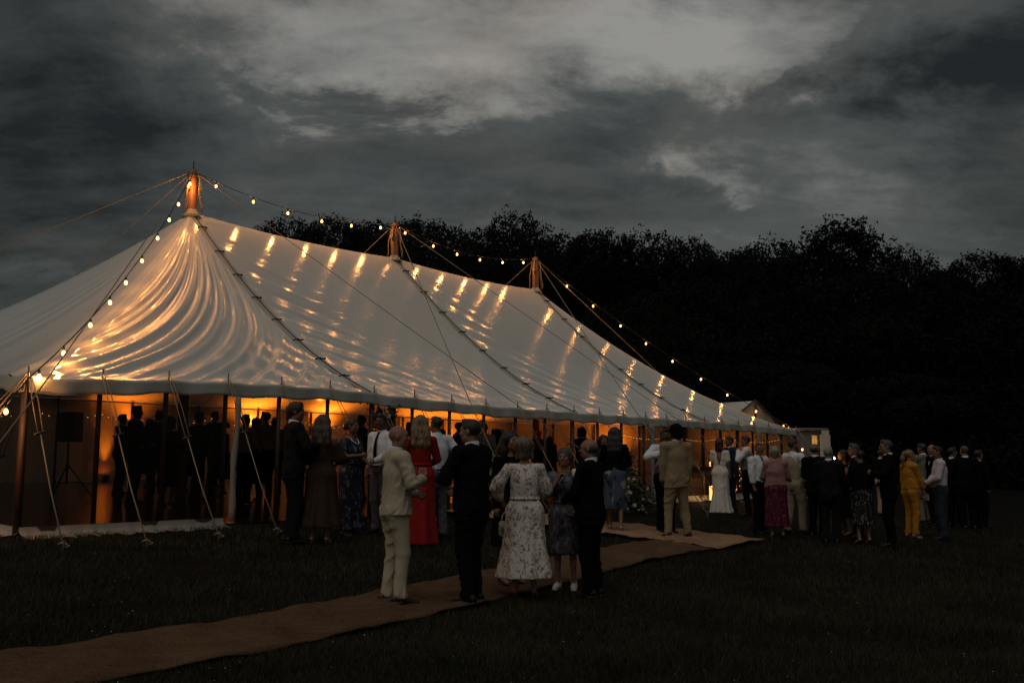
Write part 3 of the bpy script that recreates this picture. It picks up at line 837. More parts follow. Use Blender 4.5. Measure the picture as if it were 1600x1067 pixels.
s4 = catenary(pole_top[0]+Vector((0, 0, -.05)), nearp, .36, 30); s4b = catenary(nearp, at(-70, 712, 11.7), .02, 12)
def frac_y(pts, ys): return [along(pts, min(range(401), key=lambda i: abs(project(along(pts, i/400))[1]-y))/400) for y in ys]
festoon(s4+s4b[1:], frac_y(s4, [280, 312, 336, 364, 399, 432, 463, 497, 540, 576])+fracs(s4b, [10, -40]), 'string of warm bulbs running from the near king pole down to the near eave corner')

# ------------------------------------------------------------------ lights inside the marquee
def uplighter(u, v, power, label, spot=130, up=0.0):
    p = tw(u, v, base(v)+.012)
    root = empty('uplighter', p, TH, label=label, cat='uplighter', group='amber uplighters along the marquee walls')
    Z = Vector((0, 0, up))
    MB().lathe([(.06, 0), (.07, .02), (.07, .10), (.06, .14), (.052, .14), (.05, .12)], Z, 14).build('lamp_body', M['black'], root)
    MB().lathe([(.001, .123), (.049, .123)], Z, 14).build('lens', M['lens'], root)
    if up: MB().tube([(0, .0, up+.02), (0, .12, up+.03), (0, .26, up+.03)], .014, 6).build('bracket', M['metal'], root)
    else: MB().tube([(-.10, 0, .0), (-.10, 0, .10), (-.07, 0, .10)], .01, 6).tube([(.10, 0, .0), (.10, 0, .10), (.07, 0, .10)], .01, 6).build('yoke', M['metal'], root)
    d = bpy.data.lights.new('amber_spot', 'SPOT'); d.energy = power; d.color = (1.0, .225, .012); d.spot_size = R(spot); d.spot_blend = .8; d.shadow_soft_size = .05
    o = link(bpy.data.objects.new('amber_spot', d), root); o.location = (0, 0, up+.15); o.rotation_euler = (math.pi, 0, 0)
UPW = 150
uplighter(u_at(167, WT), WT-.15, 220, 'amber uplighter on the floor behind the clear wall, right of the loudspeaker', 38)
for px, lab in ((200, 'just right of the floor lamp'), (392, 'nearest the gathered curtain'), (505, 'behind the dark-suited guest'), (652, 'behind the scarlet dress'),
            (724, 'behind the navy suit'), (832, 'behind the blonde bob'), (962, 'behind the black-topped guest'), (1100, 'left of the bride')):
    uu = u_at(px, WT)
    if uu < LT-.3: uplighter(uu, WT-.34, UPW*(.4 if px < 300 else 1.0 if px < 600 else 1.7), 'amber uplighter on the back wall '+lab, 150, 1.30 if px < 600 else .62)
uplighter(LT-.36, 7.0, UPW, 'amber uplighter on the far end wall, nearer the back', 150, .6); uplighter(LT-.36, 2.2, UPW*.9, 'amber uplighter on the far end wall, behind the bride', 110, .0)
# fairy lights: swags under the roof and along the back wall
def fairy(pts, label, nbulb, lit=True, r=.010):
    root = empty('fairy_light_string', pts[0], 0, label=label, cat='fairy lights', group='fairy light strings inside the marquee')
    o = Vector(pts[0]); P = [Vector(p)-o for p in pts]
    MB().tube(P, .006, 5).build('cable', M['dark_rope'], root)
    mb = MB()
    for i in range(nbulb):
        q = along(P, (i+.5)/nbulb)+Vector((rnd.uniform(-.02, .02), rnd.uniform(-.02, .02), -.03)); mb.lathe([(.001, -r), (r, 0), (.001, r)], q, 6)
    tag(mb.build('bulbs', M['tiny_bulb'] if lit else M['black'], root), kind='stuff')
def swag(ctrl, sag, n=14):
    out = []
    for a, b in zip(ctrl, ctrl[1:]): out += catenary(a, b, sag, n)[(1 if out else 0):]
    return out
fairy(swag([tw(u, WT-.2, base(WT)+1.75) for u in np.linspace(.5, 12, 8)], .16), 'amber fairy lights swagged along the left half of the back wall', 60)
fairy(swag([tw(u, WT-.2, base(WT)+1.75) for u in np.linspace(12.1, LT-.5, 8)], .16), 'amber fairy lights swagged along the right half of the back wall', 60)
fairy(swag([tw(u, 1.6, HE+.33) for u in (3.6, 6.0, 8.6)], .28), 'dark cable of small unlit bulbs swagged under the roof left of the entrance', 34, False, .022)
fairy(swag([tw(u, 1.6, HE+.33) for u in (8.8, 11.0, 13.2, 15.3)], .22), 'dark cable of small unlit bulbs swagged under the roof at the entrance', 40, False, .022)
fairy(swag([tw(LT-.15, v, base(v)+1.75) for v in (.4, 2.4, 4.4, 6.4)], .14), 'amber fairy lights swagged along the far end wall', 60)

# ------------------------------------------------------------------ wood behind
def tree_proto(seed, hgt, rad, lean=0.0, nclump=3600, airy=.25, leaf=.20):
    g = np.random.default_rng(seed)
    lobes = []
    for i in range(17):
        a = g.uniform(0, 6.283); zz = g.uniform(.30, .88)
        rr = rad*(.75*math.sin(math.pi*min(1, (zz-.12)/.88))**.7)*g.uniform(.35, 1.0)
        lobes.append((rr*math.cos(a), rr*math.sin(a), hgt*zz, rad*g.uniform(.26, .46)))
    lobes.append((0, 0, hgt*.86, rad*.4)); lobes.append((0, 0, hgt*.62, rad*.6))
    cl = []
    for x, y, z, r in lobes:
        k = int(nclump/len(lobes)*(r/(rad*.36))**2)
        d = g.normal(size=(k, 3)); d /= np.linalg.norm(d, axis=1)[:, None]
        d *= (r*(g.uniform(.3, 1.0, k)**.30)*(1+airy*.35*np.sin(d[:, 0]*9+seed)*np.sin(d[:, 2]*8)))[:, None]; d[:, 2] *= .8
        cl.append(d+np.array([x, y, z]))
    cl = np.concatenate(cl); k = 9
    c = np.repeat(cl, k, 0)+g.uniform(-1, 1, (len(cl)*k, 3))*leaf*1.15
    n = len(c)
    a = g.normal(size=(n, 3)); a /= np.linalg.norm(a, axis=1)[:, None]
    b = np.cross(a, g.normal(size=(n, 3))); b /= np.linalg.norm(b, axis=1)[:, None]
    s = leaf*g.uniform(.35, .75, n)[:, None]
    v = np.stack([c-a*s, c+b*s*.45-a*s*.1, c+a*s, c-b*s*.45+a*s*.1], 1).reshape(-1, 3)
    crown = np_mesh('crown', v, np.arange(n*4).reshape(-1, 4), None, False)
    mb = MB(); mb.tube([(0, 0, -.4), (.02*hgt*lean, 0, hgt*.3), (.05*hgt*lean, .1, hgt*.6), (0, 0, hgt*.82)], [rad*.085, rad*.06, rad*.04, rad*.012], 9)
    for x, y, z, r in lobes[:11]:
        z0 = z*.62; mb.tube([(0, 0, z0), (x*.45, y*.45, z0+(z-z0)*.55), (x, y, z)], [rad*.03, rad*.02, rad*.007], 5)
    trunk = mb.mesh('trunk', M['bark'])
    return crown, trunk
protos = [tree_proto(1, 15, 5.0), tree_proto(2, 13, 5.6, .3), tree_proto(3, 16, 4.6, -.3, 3600, .6), tree_proto(4, 11, 5.0, .2), tree_proto(5, 14, 4.8, .1, 2300, 1.1, .20)]
PH = [15, 13, 16, 11, 14]
for q in protos: q[0].materials.append(M['leaf'])
def tree(px, top_y, Y, k, wide, label, rot=None):
    p = at(px, 700, Y); z = ground(p.x, p.y); t = at(px, top_y, Y).z-z
    o = empty('tree', (p.x, p.y, z), rnd.uniform(0, 6.28) if rot is None else rot, label=label, cat='tree', group='trees of the wood behind the marquee')
    s = t/PH[k]; o.scale = (s*wide, s*wide, s)
    c = link(bpy.data.objects.new('crown', protos[k][0]), o); link(bpy.data.objects.new('trunk', protos[k][1]), o)
    if rnd.random() < .4:
        c.material_slots[0].link = 'OBJECT'; c.material_slots[0].material = M['leaf2']
sky_line = [
    (440, 338, 62, 1, .7, 'dark tree at the left end of the wood, just over the marquee ridge'),
    (515, 328, 60, 0, .85, 'dark rounded tree showing over the ridge left of the middle king pole'),
    (575, 353, 64, 3, .8, 'low dark crown in the gap left of the middle king pole'),
    (652, 322, 58, 2, .95, 'tall dark tree rising just right of the middle king pole'),
    (728, 352, 62, 0, .8, 'dark tree between the middle and far king poles, with a flat top'),
    (800, 331, 60, 1, .75, 'dark broad tree rising left of the far king pole'),
    (868, 371, 66, 3, .9, 'low dark crown just right of the far king pole'),
    (930, 350, 60, 0, .9, 'dark tree with a wide even crown right of the far king pole'),
    (1012, 361, 62, 1, .85, 'dark tree with a low domed crown in the middle of the wood'),
    (1088, 368, 64, 0, .85, 'dark tree where the wood starts to dip'),
    (1150, 399, 68, 3, .9, 'dark tree at the dip in the treeline'),
    (1212, 374, 60, 1, .9, 'dark tree on the left shoulder of the tallest feathery tree'),
    (1315, 345, 54, 4, 1.1, 'feathery spreading tree, the one standing highest over the right of the wood'),
    (1428, 384, 58, 4, .75, 'small airy tree with sky showing through its crown'),
    (1482, 425, 64, 3, .8, 'low dark tree in the deepest notch of the treeline'),
    (1552, 384, 54, 0, 1.05, 'ragged dark tree near the right end of the wood'),
    (1340, 425, 52, 3, 1.0, 'dark filled-out tree just below the feathery spreading tree'),
    (1632, 388, 56, 2, 1.0, 'dark tree at the very right end of the wood'),
    (1730, 380, 58, 1, 1.1, 'dark tree beyond the right edge of the field')]
for a in sky_line: tree(*a)
ORD = 'first second third fourth fifth sixth seventh eighth ninth tenth eleventh twelfth thirteenth fourteenth fifteenth sixteenth seventeenth eighteenth'.split()
for i, px in enumerate(range(470, 1760, 78)):
    tree(px+rnd.uniform(-18, 18), 456+rnd.uniform(-22, 26)+(px-900)*.012, 52+rnd.uniform(-3, 4), [3, 0, 1, 2][i % 4], 1.25, 'dark tree in the middle rank of the wood, %s from its left end' % ORD[i])
for i, px in enumerate(range(930, 1780, 70)):
    tree(px+rnd.uniform(-18, 18), 575+rnd.uniform(-25, 25), 46+rnd.uniform(-2, 3), [1, 3][i % 2], 1.7, 'low bushy tree in the front rank of the wood, %s from its left end' % ORD[i])
# hedge bottom of the wood
hb = []; 
g = np.random.default_rng(31); n = 36000
hx = g.uniform(-12, 44, n); hy = 47+g.uniform(-1.5, 3.0, n)-.10*(hx-5); hz = g.uniform(0, 1, n)**1.2*3.6
c = np.stack([hx, hy+.5*np.sin(hx*.8), ground_np(hx, hy)+hz*(.75+.25*np.sin(hx*1.1))], -1)
a = g.normal(size=(n, 3)); a /= np.linalg.norm(a, axis=1)[:, None]; b = np.cross(a, g.normal(size=(n, 3))); b /= np.linalg.norm(b, axis=1)[:, None]
s = g.uniform(.12, .26, n)[:, None]
tag(np_obj('undergrowth', np.stack([c-a*s, c+b*s*.5, c+a*s, c-b*s*.5], 1).reshape(-1, 3), np.arange(n*4).reshape(-1, 4), M['leaf2'], None, False), kind='stuff')

# ------------------------------------------------------------------ small frame tent and cabin beyond the far end
def gazebo():
    a0 = at(1178, 640, 41.0); x, y = a0.x, a0.y; z = ground(x, y)
    e = Vector((.75, .661, 0)); r = Vector((-.661, .75, 0)); ap = at(1178, 627, 41.0).z-z; ev = ap-1.06; hw = 2.15; dep = 5.0
    root = empty('frame_tent', (x, y, z), 0, label='small white gabled frame tent showing over the far end of the marquee roof', cat='frame tent')
    Z = Vector((0, 0, 1))
    def P(s, t, h): return e*s+r*t+Z*h
    for s in (-1, 1):
        v = []; f = []
        for i in range(9):
            for j in range(9):
                t = i/8; q = j/8; v.append(P(s*(hw+.12)*q, -.12+dep*t, ap+.02-(ap-ev+.08)*q-.05*math.sin(math.pi*q)*math.sin(math.pi*t)))
        for i in range(8):
            for j in range(8): k = i*9+j; f.append((k, k+1, k+10, k+9))
        np_obj('roof', v, f, M['roof'], root)
    v = []; f = []; n = 20
    for i in range(n+1):
        q = -1+2*i/n; h = ap-(ap-ev)*abs(q)
        for j in range(2): v.append(P(q*hw, .03*math.sin(i*1.9), .1+(h-.1)*j))
    for i in range(n): f.append((2*i, 2*i+2, 2*i+3, 2*i+1))
    np_obj('gable_wall', v, f, M['wall'], root, False)
    for s in (-1, 1):
        MB().quad(P(s*hw, 0, .05), P(s*hw, dep, .05), P(s*hw, dep, ev), P(s*hw, 0, ev)).build('side_wall', M['wall'], root)
        MB().tube([P(s*hw, -.06, 0), P(s*hw, -.06, ev), P(0, -.06, ap+.03)], .05, 6).build('frame_tube', M['metal'], root)
    MB().tube([P(0, -.08, ev), P(0, -.08, ap)], .035, 6).build('frame_tube', M['metal'], root)
    lm = MB().lathe([(.001, -.06), (.05, -.02), (.05, .02), (.001, .06)], tuple(P(-.1, .35, ap-.55)), 8).build('lamp', M['bulb'], root)
    l = bpy.data.lights.new('tent_lamp', 'POINT'); l.energy = 7; l.color = (1, .42, .1); l.shadow_soft_size = .06
    link(bpy.data.objects.new('tent_lamp', l), root).location = P(-.1, .5, ap-.6)
gazebo()
def cabin():
    Y = 36.5; a = at(1238, 672, Y); b = at(1289, 676, Y+.4); z = ground(a.x, a.y); H = a.z-z
    ux = Vector((b.x-a.x, b.y-a.y, 0)); L = ux.length; ux.normalize(); uy = Vector((-ux.y, ux.x, 0)); Z = Vector((0, 0, 1))
    root = empty('cabin', (a.x, a.y, z), 0, label='pale flat-roofed cabin with its door standing open and a warm lamp inside', cat='cabin')
    rot = Matrix((ux, uy, Z)).transposed()
    def bx(name, c, d, m, par=root, bev=.01): return MB().box(ux*c[0]+uy*c[1]+Z*c[2], d, rot, bev).build(name, m, par, False)
    x0 = (at(1271, 690, Y).x-a.x)/ux.x; x1 = (at(1281, 690, Y).x-a.x)/ux.x
    bx('front_wall', (x0/2, 0, .3+(H-.3)/2), (x0, .06, H-.3), M['cabin']); bx('front_wall', ((x1+L)/2, 0, .3+(H-.3)/2), (L-x1, .06, H-.3), M['cabin'])
    bx('door_header', ((x0+x1)/2, 0, H-.09), (x1-x0-.004, .06, .18), M['cabin'])
    bx('back_wall', (L/2, 2.2, .3+(H-.3)/2), (L, .06, H-.3), M['cabin']); bx('end_wall', (.03, 1.1, .3+(H-.3)/2), (.06, 2.13, H-.3), M['cabin']); bx('end_wall', (L-.03, 1.1, .3+(H-.3)/2), (.06, 2.13, H-.3), M['cabin'])
    bx('floor', (L/2, 1.1, .25), (L, 2.3, .1), M['metal']); bx('roof', (L/2, 1.1, H+.045), (L+.1, 2.5, .08), M['cabin'])
    dr = bx('open_door', (x1+.23, -.16, .34+(H-.5)/2), (.44, .04, H-.5), M['door']); bx('door_handle', (x1+.40, -.20, 1.2), (.03, .04, .12), M['metal'], dr)
    for q in (.42, 1.35): bx('door_moulding', (x1+.23, -.185, q+.4), (.32, .014, .7), M['door'], dr, .004)
    for s in range(2): bx('step', ((x0+x1)/2, -.25-.28*(1-s), .10+.13*s), (.8, .28, .04), M['metal'])
    for q in (.6, L-.6):
        MB().lathe([(.30, -.08), (.32, -.06), (.32, .06), (.30, .08)], (0, 0, 0), 14).build('wheel', M['black'], root).matrix_local = Matrix.Translation(ux*q+uy*.25+Z*.32) @ rot.to_4x4() @ Matrix.Rotation(math.pi/2, 4, 'X')
    MB().lathe([(.001, -.05), (.07, -.03), (.07, .03), (.001, .05)], tuple(ux*((x0+x1)/2+.12)+uy*.7+Z*(H-.25)), 10).build('lamp', M['bulb'], root)
    l = bpy.data.lights.new('cabin_lamp', 'POINT'); l.energy = 16; l.color = (1, .45, .12); l.shadow_soft_size = .08
    link(bpy.data.objects.new('cabin_lamp', l), root).location = ux*((x0+x1)/2)+uy*.7+Z*(H-.4)
cabin()

# ------------------------------------------------------------------ flowers at the entrance
def arrangement(p, label, hgt, rad, nleaf, nflow, seed, cat='flower arrangement', hang=False, bias=(0, 0)):
    g = np.random.default_rng(seed); rr = random.Random(seed)
    root = empty('flower_arrangement', p, 0, label=label, cat=cat)
    cs = []
    for i in range(26):
        t = rr.uniform(0, 1); a = rr.uniform(0, 6.283); r = rad*(.35+.75*rr.random())*(1-.45*t)
        cs.append((r*math.cos(a)*.8+bias[0]*t, r*math.sin(a)*.6+bias[1]*t, hgt*t))
    n = nleaf; base_ = np.array(cs)[g.integers(0, len(cs), n)]
    c = base_+g.normal(scale=rad*.26, size=(n, 3)); c[:, 2] = np.maximum(c[:, 2], .03) if not hang else c[:, 2]
    a = g.normal(size=(n, 3)); a /= np.linalg.norm(a, axis=1)[:, None]; b = np.cross(a, g.normal(size=(n, 3))); b /= np.linalg.norm(b, axis=1)[:, None]
    s = g.uniform(.025, .055, n)[:, None]
    v = np.stack([c-a*s, c+b*s*.42, c+a*s, c-b*s*.42], 1).reshape(-1, 3)
    tag(np_obj('foliage', v, np.arange(n*4).reshape(-1, 4), M['leaf3'], root, False), kind='stuff')
    mb = MB()
    for q in cs: mb.tube([(0, 0, hgt if hang else 0), (q[0]*.5, q[1]*.5, q[2]*.6+(.4*hgt if hang else 0)), q], [.008, .006, .003], 4)
    mb.build('stems', M['bark'], root)
    for i in range(nflow):
        q = Vector(cs[rr.randrange(len(cs))])+Vector((rr.uniform(-.5, .5)*rad*.6, -rad*.35+rr.uniform(-.1, .1), rr.uniform(-.1, .1)))
        if not hang: q.z = max(q.z, .08)
        r = rr.uniform(.022, .055); mb = MB(); ax = Vector((rr.uniform(-.5, .5), -1, rr.uniform(-.1, .6))).normalized(); e1 = ax.orthogonal().normalized(); e2 = ax.cross(e1)
        for lay, (k, ro, h_) in enumerate(((7, 1.0, .1), (6, .72, .35), (4, .42, .55))):
            for j in range(k):
                w = 6.283*j/k+lay*.5; d = e1*math.cos(w)+e2*math.sin(w); t = e1*-math.sin(w)+e2*math.cos(w)
                mb.add([q+ax*r*h_*.3, q+d*r*ro*.6+t*r*.38*ro+ax*r*h_, q+d*r*ro+ax*r*(h_+.18), q+d*r*ro*.6-t*r*.38*ro+ax*r*h_], [(0, 1, 2, 3)])
        mb.build('flower', M['petal'], root)
    return root
arrangement(gp(772, 806), 'tall loose arrangement of white flowers and greenery by the blonde bob', 1.22, .40, 1500, 18, 3, bias=(-.05, 0))
arrangement(gp(1000, 801), 'sprawling white roses and greenery at the foot of the leaning white curtain', .78, .52, 1900, 26, 4, bias=(-.35, .0))
arrangement(gp(968, 800)+Vector((0, .25, .35)), 'upper spray of white roses and greenery behind the black-topped guest', .85, .34, 900, 12, 9, bias=(.1, 0))
arrangement(tw(us[6]+.1, -.0, HE-.75), 'hanging greenery tied round the side pole at the left of the entrance', .62, .30, 420, 3, 6, 'greenery', True, (.1, 0))

# ------------------------------------------------------------------ speakers, tables, lanterns inside
def speaker(px, ytop, ybot, Y, label):
    t = at(px, ytop, Y); b = at(px, ybot, Y); H = t.z-b.z; z0 = ground(t.x, t.y)+.012
    root = empty('loudspeaker', (t.x, t.y, b.z), R(-8), label=label, cat='loudspeaker', group='loudspeakers on stands inside the marquee')
    w = H*.72
    MB().box((0, 0, H/2), (w, .30, H), None, .02).build('cabinet', M['black'], root, False)
    MB().box((0, -.155, H/2), (w*.92, .014, H*.94), None, .004).build('grille', M['speaker_grille'], root, False)
    st = empty('speaker_stand', (t.x, t.y, z0), 0, label='tripod stand under the '+label.replace('black ', '', 1), cat='speaker stand', group='speaker stands inside the marquee')
    h = b.z-z0
    MB().tube([(0, 0, .28), (0, 0, h-.005)], .022, 8).build('pole', M['black'], st)
    MB().lathe([(.03, .55), (.035, .58), (.035, .64), (.03, .67)], (0, 0, 0), 10).build('collar', M['black'], st)
    for i in range(3):
        a = i*2.094+.4; MB().tube([(.03*math.cos(a), .03*math.sin(a), .62), (.48*math.cos(a), .48*math.sin(a), .015)], .014, 6).tube([(0, 0, .32), (.25*math.cos(a), .25*math.sin(a), .31)], .008, 5).build('leg', M['black'], st)
speaker(110, 644, 690, 19.0, 'black loudspeaker seen through the clear wall by the near corner')
speaker(779, 670, 698, 27.0, 'black loudspeaker against the glowing wall above the white flowers')
def table(px, Y, label, seed):
    g = random.Random(seed); p = at(px, 700, Y); z = ground(p.x, p.y)+.012
    root = empty('trestle_table', (p.x, p.y, z), TH, label=label, cat='table', group='dressed tables inside the marquee')
    MB().box((0, 0, .73), (1.8, .75, .04), None, .008).build('tabletop', M['dark_wood'], root, False)
    for sx in (-.7, .7):
        for sy in (-.28, .28): MB().tube([(sx, sy, 0), (sx*.95, sy, .71)], .022, 6).build('leg', M['dark_wood'], root)
    v = []; f = []; n = 40
    for j, (k, zz) in enumerate(((0, .756), (.995, .756), (1.02, .74), (1.03, .60), (1.05, .48))):
        for i in range(n):
            a = 6.283*i/n; cx, sy = math.cos(a), math.sin(a); q = max(abs(cx), abs(sy)); w = 1+(.03*math.sin(i*2.2) if j > 2 else 0)
            v.append((cx/q*.91*k*w, sy/q*.39*k*w, zz))
    for j in range(4):
        for i in range(n): f.append((j*n+i, j*n+(i+1) % n, (j+1)*n+(i+1) % n, (j+1)*n+i))
    tag(np_obj('tablecloth', v, f, M['dark_wood'], root), None)
    out = []
    for i in range(3):
        lx, ly = -.6+.6*i+g.uniform(-.08, .08), g.uniform(-.12, .12)
        q = root.matrix_basis @ Vector((lx, ly, .758)); q = Vector((p.x+lx*CT-ly*ST, p.y+lx*ST+ly*CT, z+.758)); out.append(q)
    return out
def vase(q, label, seed):
    g = random.Random(seed); root = empty('bud_vase', q, 0, label=label, cat='vase', group='vases of stems on the tables')
    MB().lathe([(.035, 0), (.045, .03), (.045, .10), (.02, .16), (.022, .20)], (0, 0, 0), 12).build('vase', M['glass'], root)
    mb = MB(); fo = MB()
    for i in range(7):
        a = g.uniform(0, 6.28); h = g.uniform(.28, .55); e_ = Vector((.16*math.cos(a), .16*math.sin(a), h)); mb.tube([(0, 0, .05), e_*.6, e_], .004, 4)
        for _ in range(7):
            c_ = e_+Vector((g.uniform(-.05, .05), g.uniform(-.05, .05), g.uniform(-.12, .05))); s_ = g.uniform(.015, .03); w = g.uniform(0, 6.28)
            d = Vector((math.cos(w), math.sin(w), g.uniform(-.4, .6)))*s_; t = Vector((-math.sin(w), math.cos(w), .2))*s_*.5; fo.quad(c_-d, c_+t, c_+d, c_-t)
    mb.build('stems', M['bark'], root); fo.build('leaves', M['leaf3'], root)
def lantern(q, label, h=.26, en=5):
    root = empty('lantern', q, 0, label=label, cat='lantern', group='candle lanterns inside the marquee')
    w = h*.26
    for a in (-1, 1):
        for b in (-1, 1): MB().box((a*w, b*w, h*.45), (.010, .010, h*.86)).build('frame_bar', M['metal'], root, False)
    MB().box((0, 0, .008), (w*2.3, w*2.3, .016)).build('base', M['metal'], root, False)
    MB().lathe([(w*1.55, h*.88), (w*1.2, h*.94), (w*.4, h), (.008, h*1.04)], (0, 0, 0), 12).build('cap', M['metal'], root)
    MB().lathe([(w*.5, .017), (w*.5, h*.5), (.001, h*.52)], (0, 0, 0), 10).build('candle', M['candle'], root)
    MB().lathe([(.001, h*.52), (.010, h*.56), (.001, h*.66)], (0, 0, 0), 6).build('flame', M['bulb'], root)
    d = bpy.data.lights.new('candle_light', 'POINT'); d.energy = en; d.color = (1, .5, .14); d.shadow_soft_size = .03
    link(bpy.data.objects.new('candle_light', d), root).location = (0, 0, h*.72)
k = 0
for px, Y, lab in ((1072, 28.0, 'clothed table next to the tan suit'), (1105, 31.0, 'clothed table behind the bride'), (1172, 31.5, 'clothed table behind the grey waistcoat')):
    for i, q in enumerate(table(px, Y, lab, int(px))):
        if i == 1: lantern(q, 'candle lantern in the middle of the '+lab)
        else: vase(q, 'vase of stems at the %s end of the %s' % ('near' if i == 0 else 'far', lab), k)
        k += 1
bigl = at(1114, 760, 26.0); bigl.z = ground(bigl.x, bigl.y)+.012; lantern(bigl, 'tall candle lantern standing on the floor just left of the bride', .75, 16)
# branches wound with tiny lights standing by the far clear wall
fl = empty('light_branches', gp(1152, 776)+Vector((.1, .5, .02)), 0, label='upright twigs wound with tiny amber lights behind the groom', cat='light branches')
tw_ = MB(); tb_ = MB()
for i in range(9):
    a = rnd.uniform(0, 6.28); r_ = rnd.uniform(.05, .35); h_ = rnd.uniform(.5, 1.25); e_ = Vector((r_*math.cos(a), r_*math.sin(a), h_)); tw_.tube([(0, 0, 0), e_*.5+Vector((0, 0, .1)), e_], .006, 4)
    for j in range(9):
        q = e_*rnd.uniform(.05, 1)+Vector((rnd.uniform(-.06, .06), rnd.uniform(-.06, .06), .0)); q.z = max(q.z, .02); tb_.lathe([(.001, -.013), (.013, 0), (.001, .013)], q, 6)
tw_.build('twigs', M['bark'], fl); tag(tb_.build('bulbs', M['tiny_bulb'], fl), kind='stuff')

# ------------------------------------------------------------------ people: bodies grown from smoothly blended limbs
THIN = []
def V3(*a): return np.array(a, float)
def cap(a, b, ra, rb=None, k=.03, s=(1, 1, 1), op='u', H=None):
    return dict(a=np.asarray(a, float), b=np.asarray(b, float), ra=ra, rb=ra if rb is None else rb, k=k, s=np.asarray(s, float), op=op, H=H)
def ell(c, r, k=.03, op='u', H=None):
    m = max(r); return cap(c, c, m, m, k, tuple(q/m for q in r), op, H)
def xf(pr, Rm, o):
    """move a primitive with the head (or another frame)"""
    q = dict(pr); q['H'] = (Rm, o); return q
def field(prims, vox, noise=None, cuts=()):
    lo = np.full(3, 9.0); hi = -lo; bb = []
    for p in prims:
        if p.get('t') == 'skirt': b0, b1 = V3(-p['R'], -p['R'], p['z0'])+p['c'], V3(p['R'], p['R'], p['z1'])+p['c']
        else:
            c = (p['a']+p['b'])/2; q = p['s']; m = max(p['ra'], p['rb'])
            if p['H'] is None:
                b0 = np.minimum(p['a']-p['ra']*q, p['b']-p['rb']*q); b1 = np.maximum(p['a']+p['ra']*q, p['b']+p['rb']*q)
            else:
                c = p['H'][0] @ c+p['H'][1]; L = np.linalg.norm(p['b']-p['a'])/2+m*max(q); b0, b1 = c-L, c+L
        bb.append((b0, b1))
        if p['op'] == 'u': lo = np.minimum(lo, b0); hi = np.maximum(hi, b1)
    lo -= 3*vox+.015; hi += 3*vox+.015
    n = np.ceil((hi-lo)/vox).astype(int)+1
    X = (lo[0]+vox*np.arange(n[0])).astype(np.float32); Y = (lo[1]+vox*np.arange(n[1])).astype(np.float32); Z = (lo[2]+vox*np.arange(n[2])).astype(np.float32)
    D = np.full(tuple(n), .2, np.float32)
    for p, (b0, b1) in zip(prims, bb):
        m = p['k']+.02+vox*2
        i0 = np.clip(np.floor((b0-m-lo)/vox).astype(int), 0, n); i1 = np.clip(np.ceil((b1+m-lo)/vox).astype(int)+1, 0, n)
        if (i1 <= i0).any(): continue
        x = X[i0[0]:i1[0], None, None]; y = Y[None, i0[1]:i1[1], None]; z = Z[None, None, i0[2]:i1[2]]
        if p.get('t') == 'skirt':
            x = x-p['c'][0]; y = y-p['c'][1]
            t = np.clip((p['z1']-z)/(p['z1']-p['z0']), 0, 1); r = np.sqrt(x*x+(y/p['sy'])**2); th = np.arctan2(y, x)
            rad = p['r1']+(p['r0']-p['r1'])*t**p.get('pw', 1.0)
            fo = p['amp']*t*(np.cos(p['n']*th+p['ph']+1.1*np.sin(2*th+p['ph']))+.5*np.cos((p['n']*2-3)*th+2*p['ph']))
            d = (r-rad-fo)*.8; d = np.maximum(d, np.maximum(z-p['z1'], p['z0']-z))
        else:
            if p['H'] is not None:
                Rm, o = p['H']; dx, dy, dz = x-o[0], y-o[1], z-o[2]
                x = Rm[0, 0]*dx+Rm[1, 0]*dy+Rm[2, 0]*dz; y = Rm[0, 1]*dx+Rm[1, 1]*dy+Rm[2, 1]*dz; z = Rm[0, 2]*dx+Rm[1, 2]*dy+Rm[2, 2]*dz
            a, b, s = p['a'], p['b'], p['s']
            px_, py_, pz_ = (x-a[0])/s[0], (y-a[1])/s[1], (z-a[2])/s[2]; ba = (b-a)/s; L2 = float((ba*ba).sum())
            if L2 > 1e-9:
                h = np.clip((px_*ba[0]+py_*ba[1]+pz_*ba[2])/L2, 0, 1)
                d = np.sqrt((px_-h*ba[0])**2+(py_-h*ba[1])**2+(pz_-h*ba[2])**2)-(p['ra']+(p['rb']-p['ra'])*h)
            else: d = np.sqrt(px_**2+py_**2+pz_**2)-p['ra']
            d = d*float(min(s)*.5+.5*s.mean())
        sub = D[i0[0]:i1[0], i0[1]:i1[1], i0[2]:i1[2]]; k = p['k']
        if p['op'] == 'u':
            h = np.maximum(k-np.abs(sub-d), 0)/k; sub[...] = np.minimum(sub, d)-h*h*k*.25
        elif p['op'] == 's':
            h = np.maximum(k-np.abs(sub+d), 0)/k; sub[...] = np.maximum(sub, -d)+h*h*k*.25
    x, y, z = X[:, None, None], Y[None, :, None], Z[None, None, :]
    if noise: D += noise(x, y, z)
    for c in cuts: D = np.maximum(D, c(x, y, z).astype(np.float32))
    return D, lo
CO = np.array([(i, j, k) for i in (0, 1) for j in (0, 1) for k in (0, 1)])
ED = [(a, b) for a in range(8) for b in range(a+1, 8) if np.abs(CO[a]-CO[b]).sum() == 1]
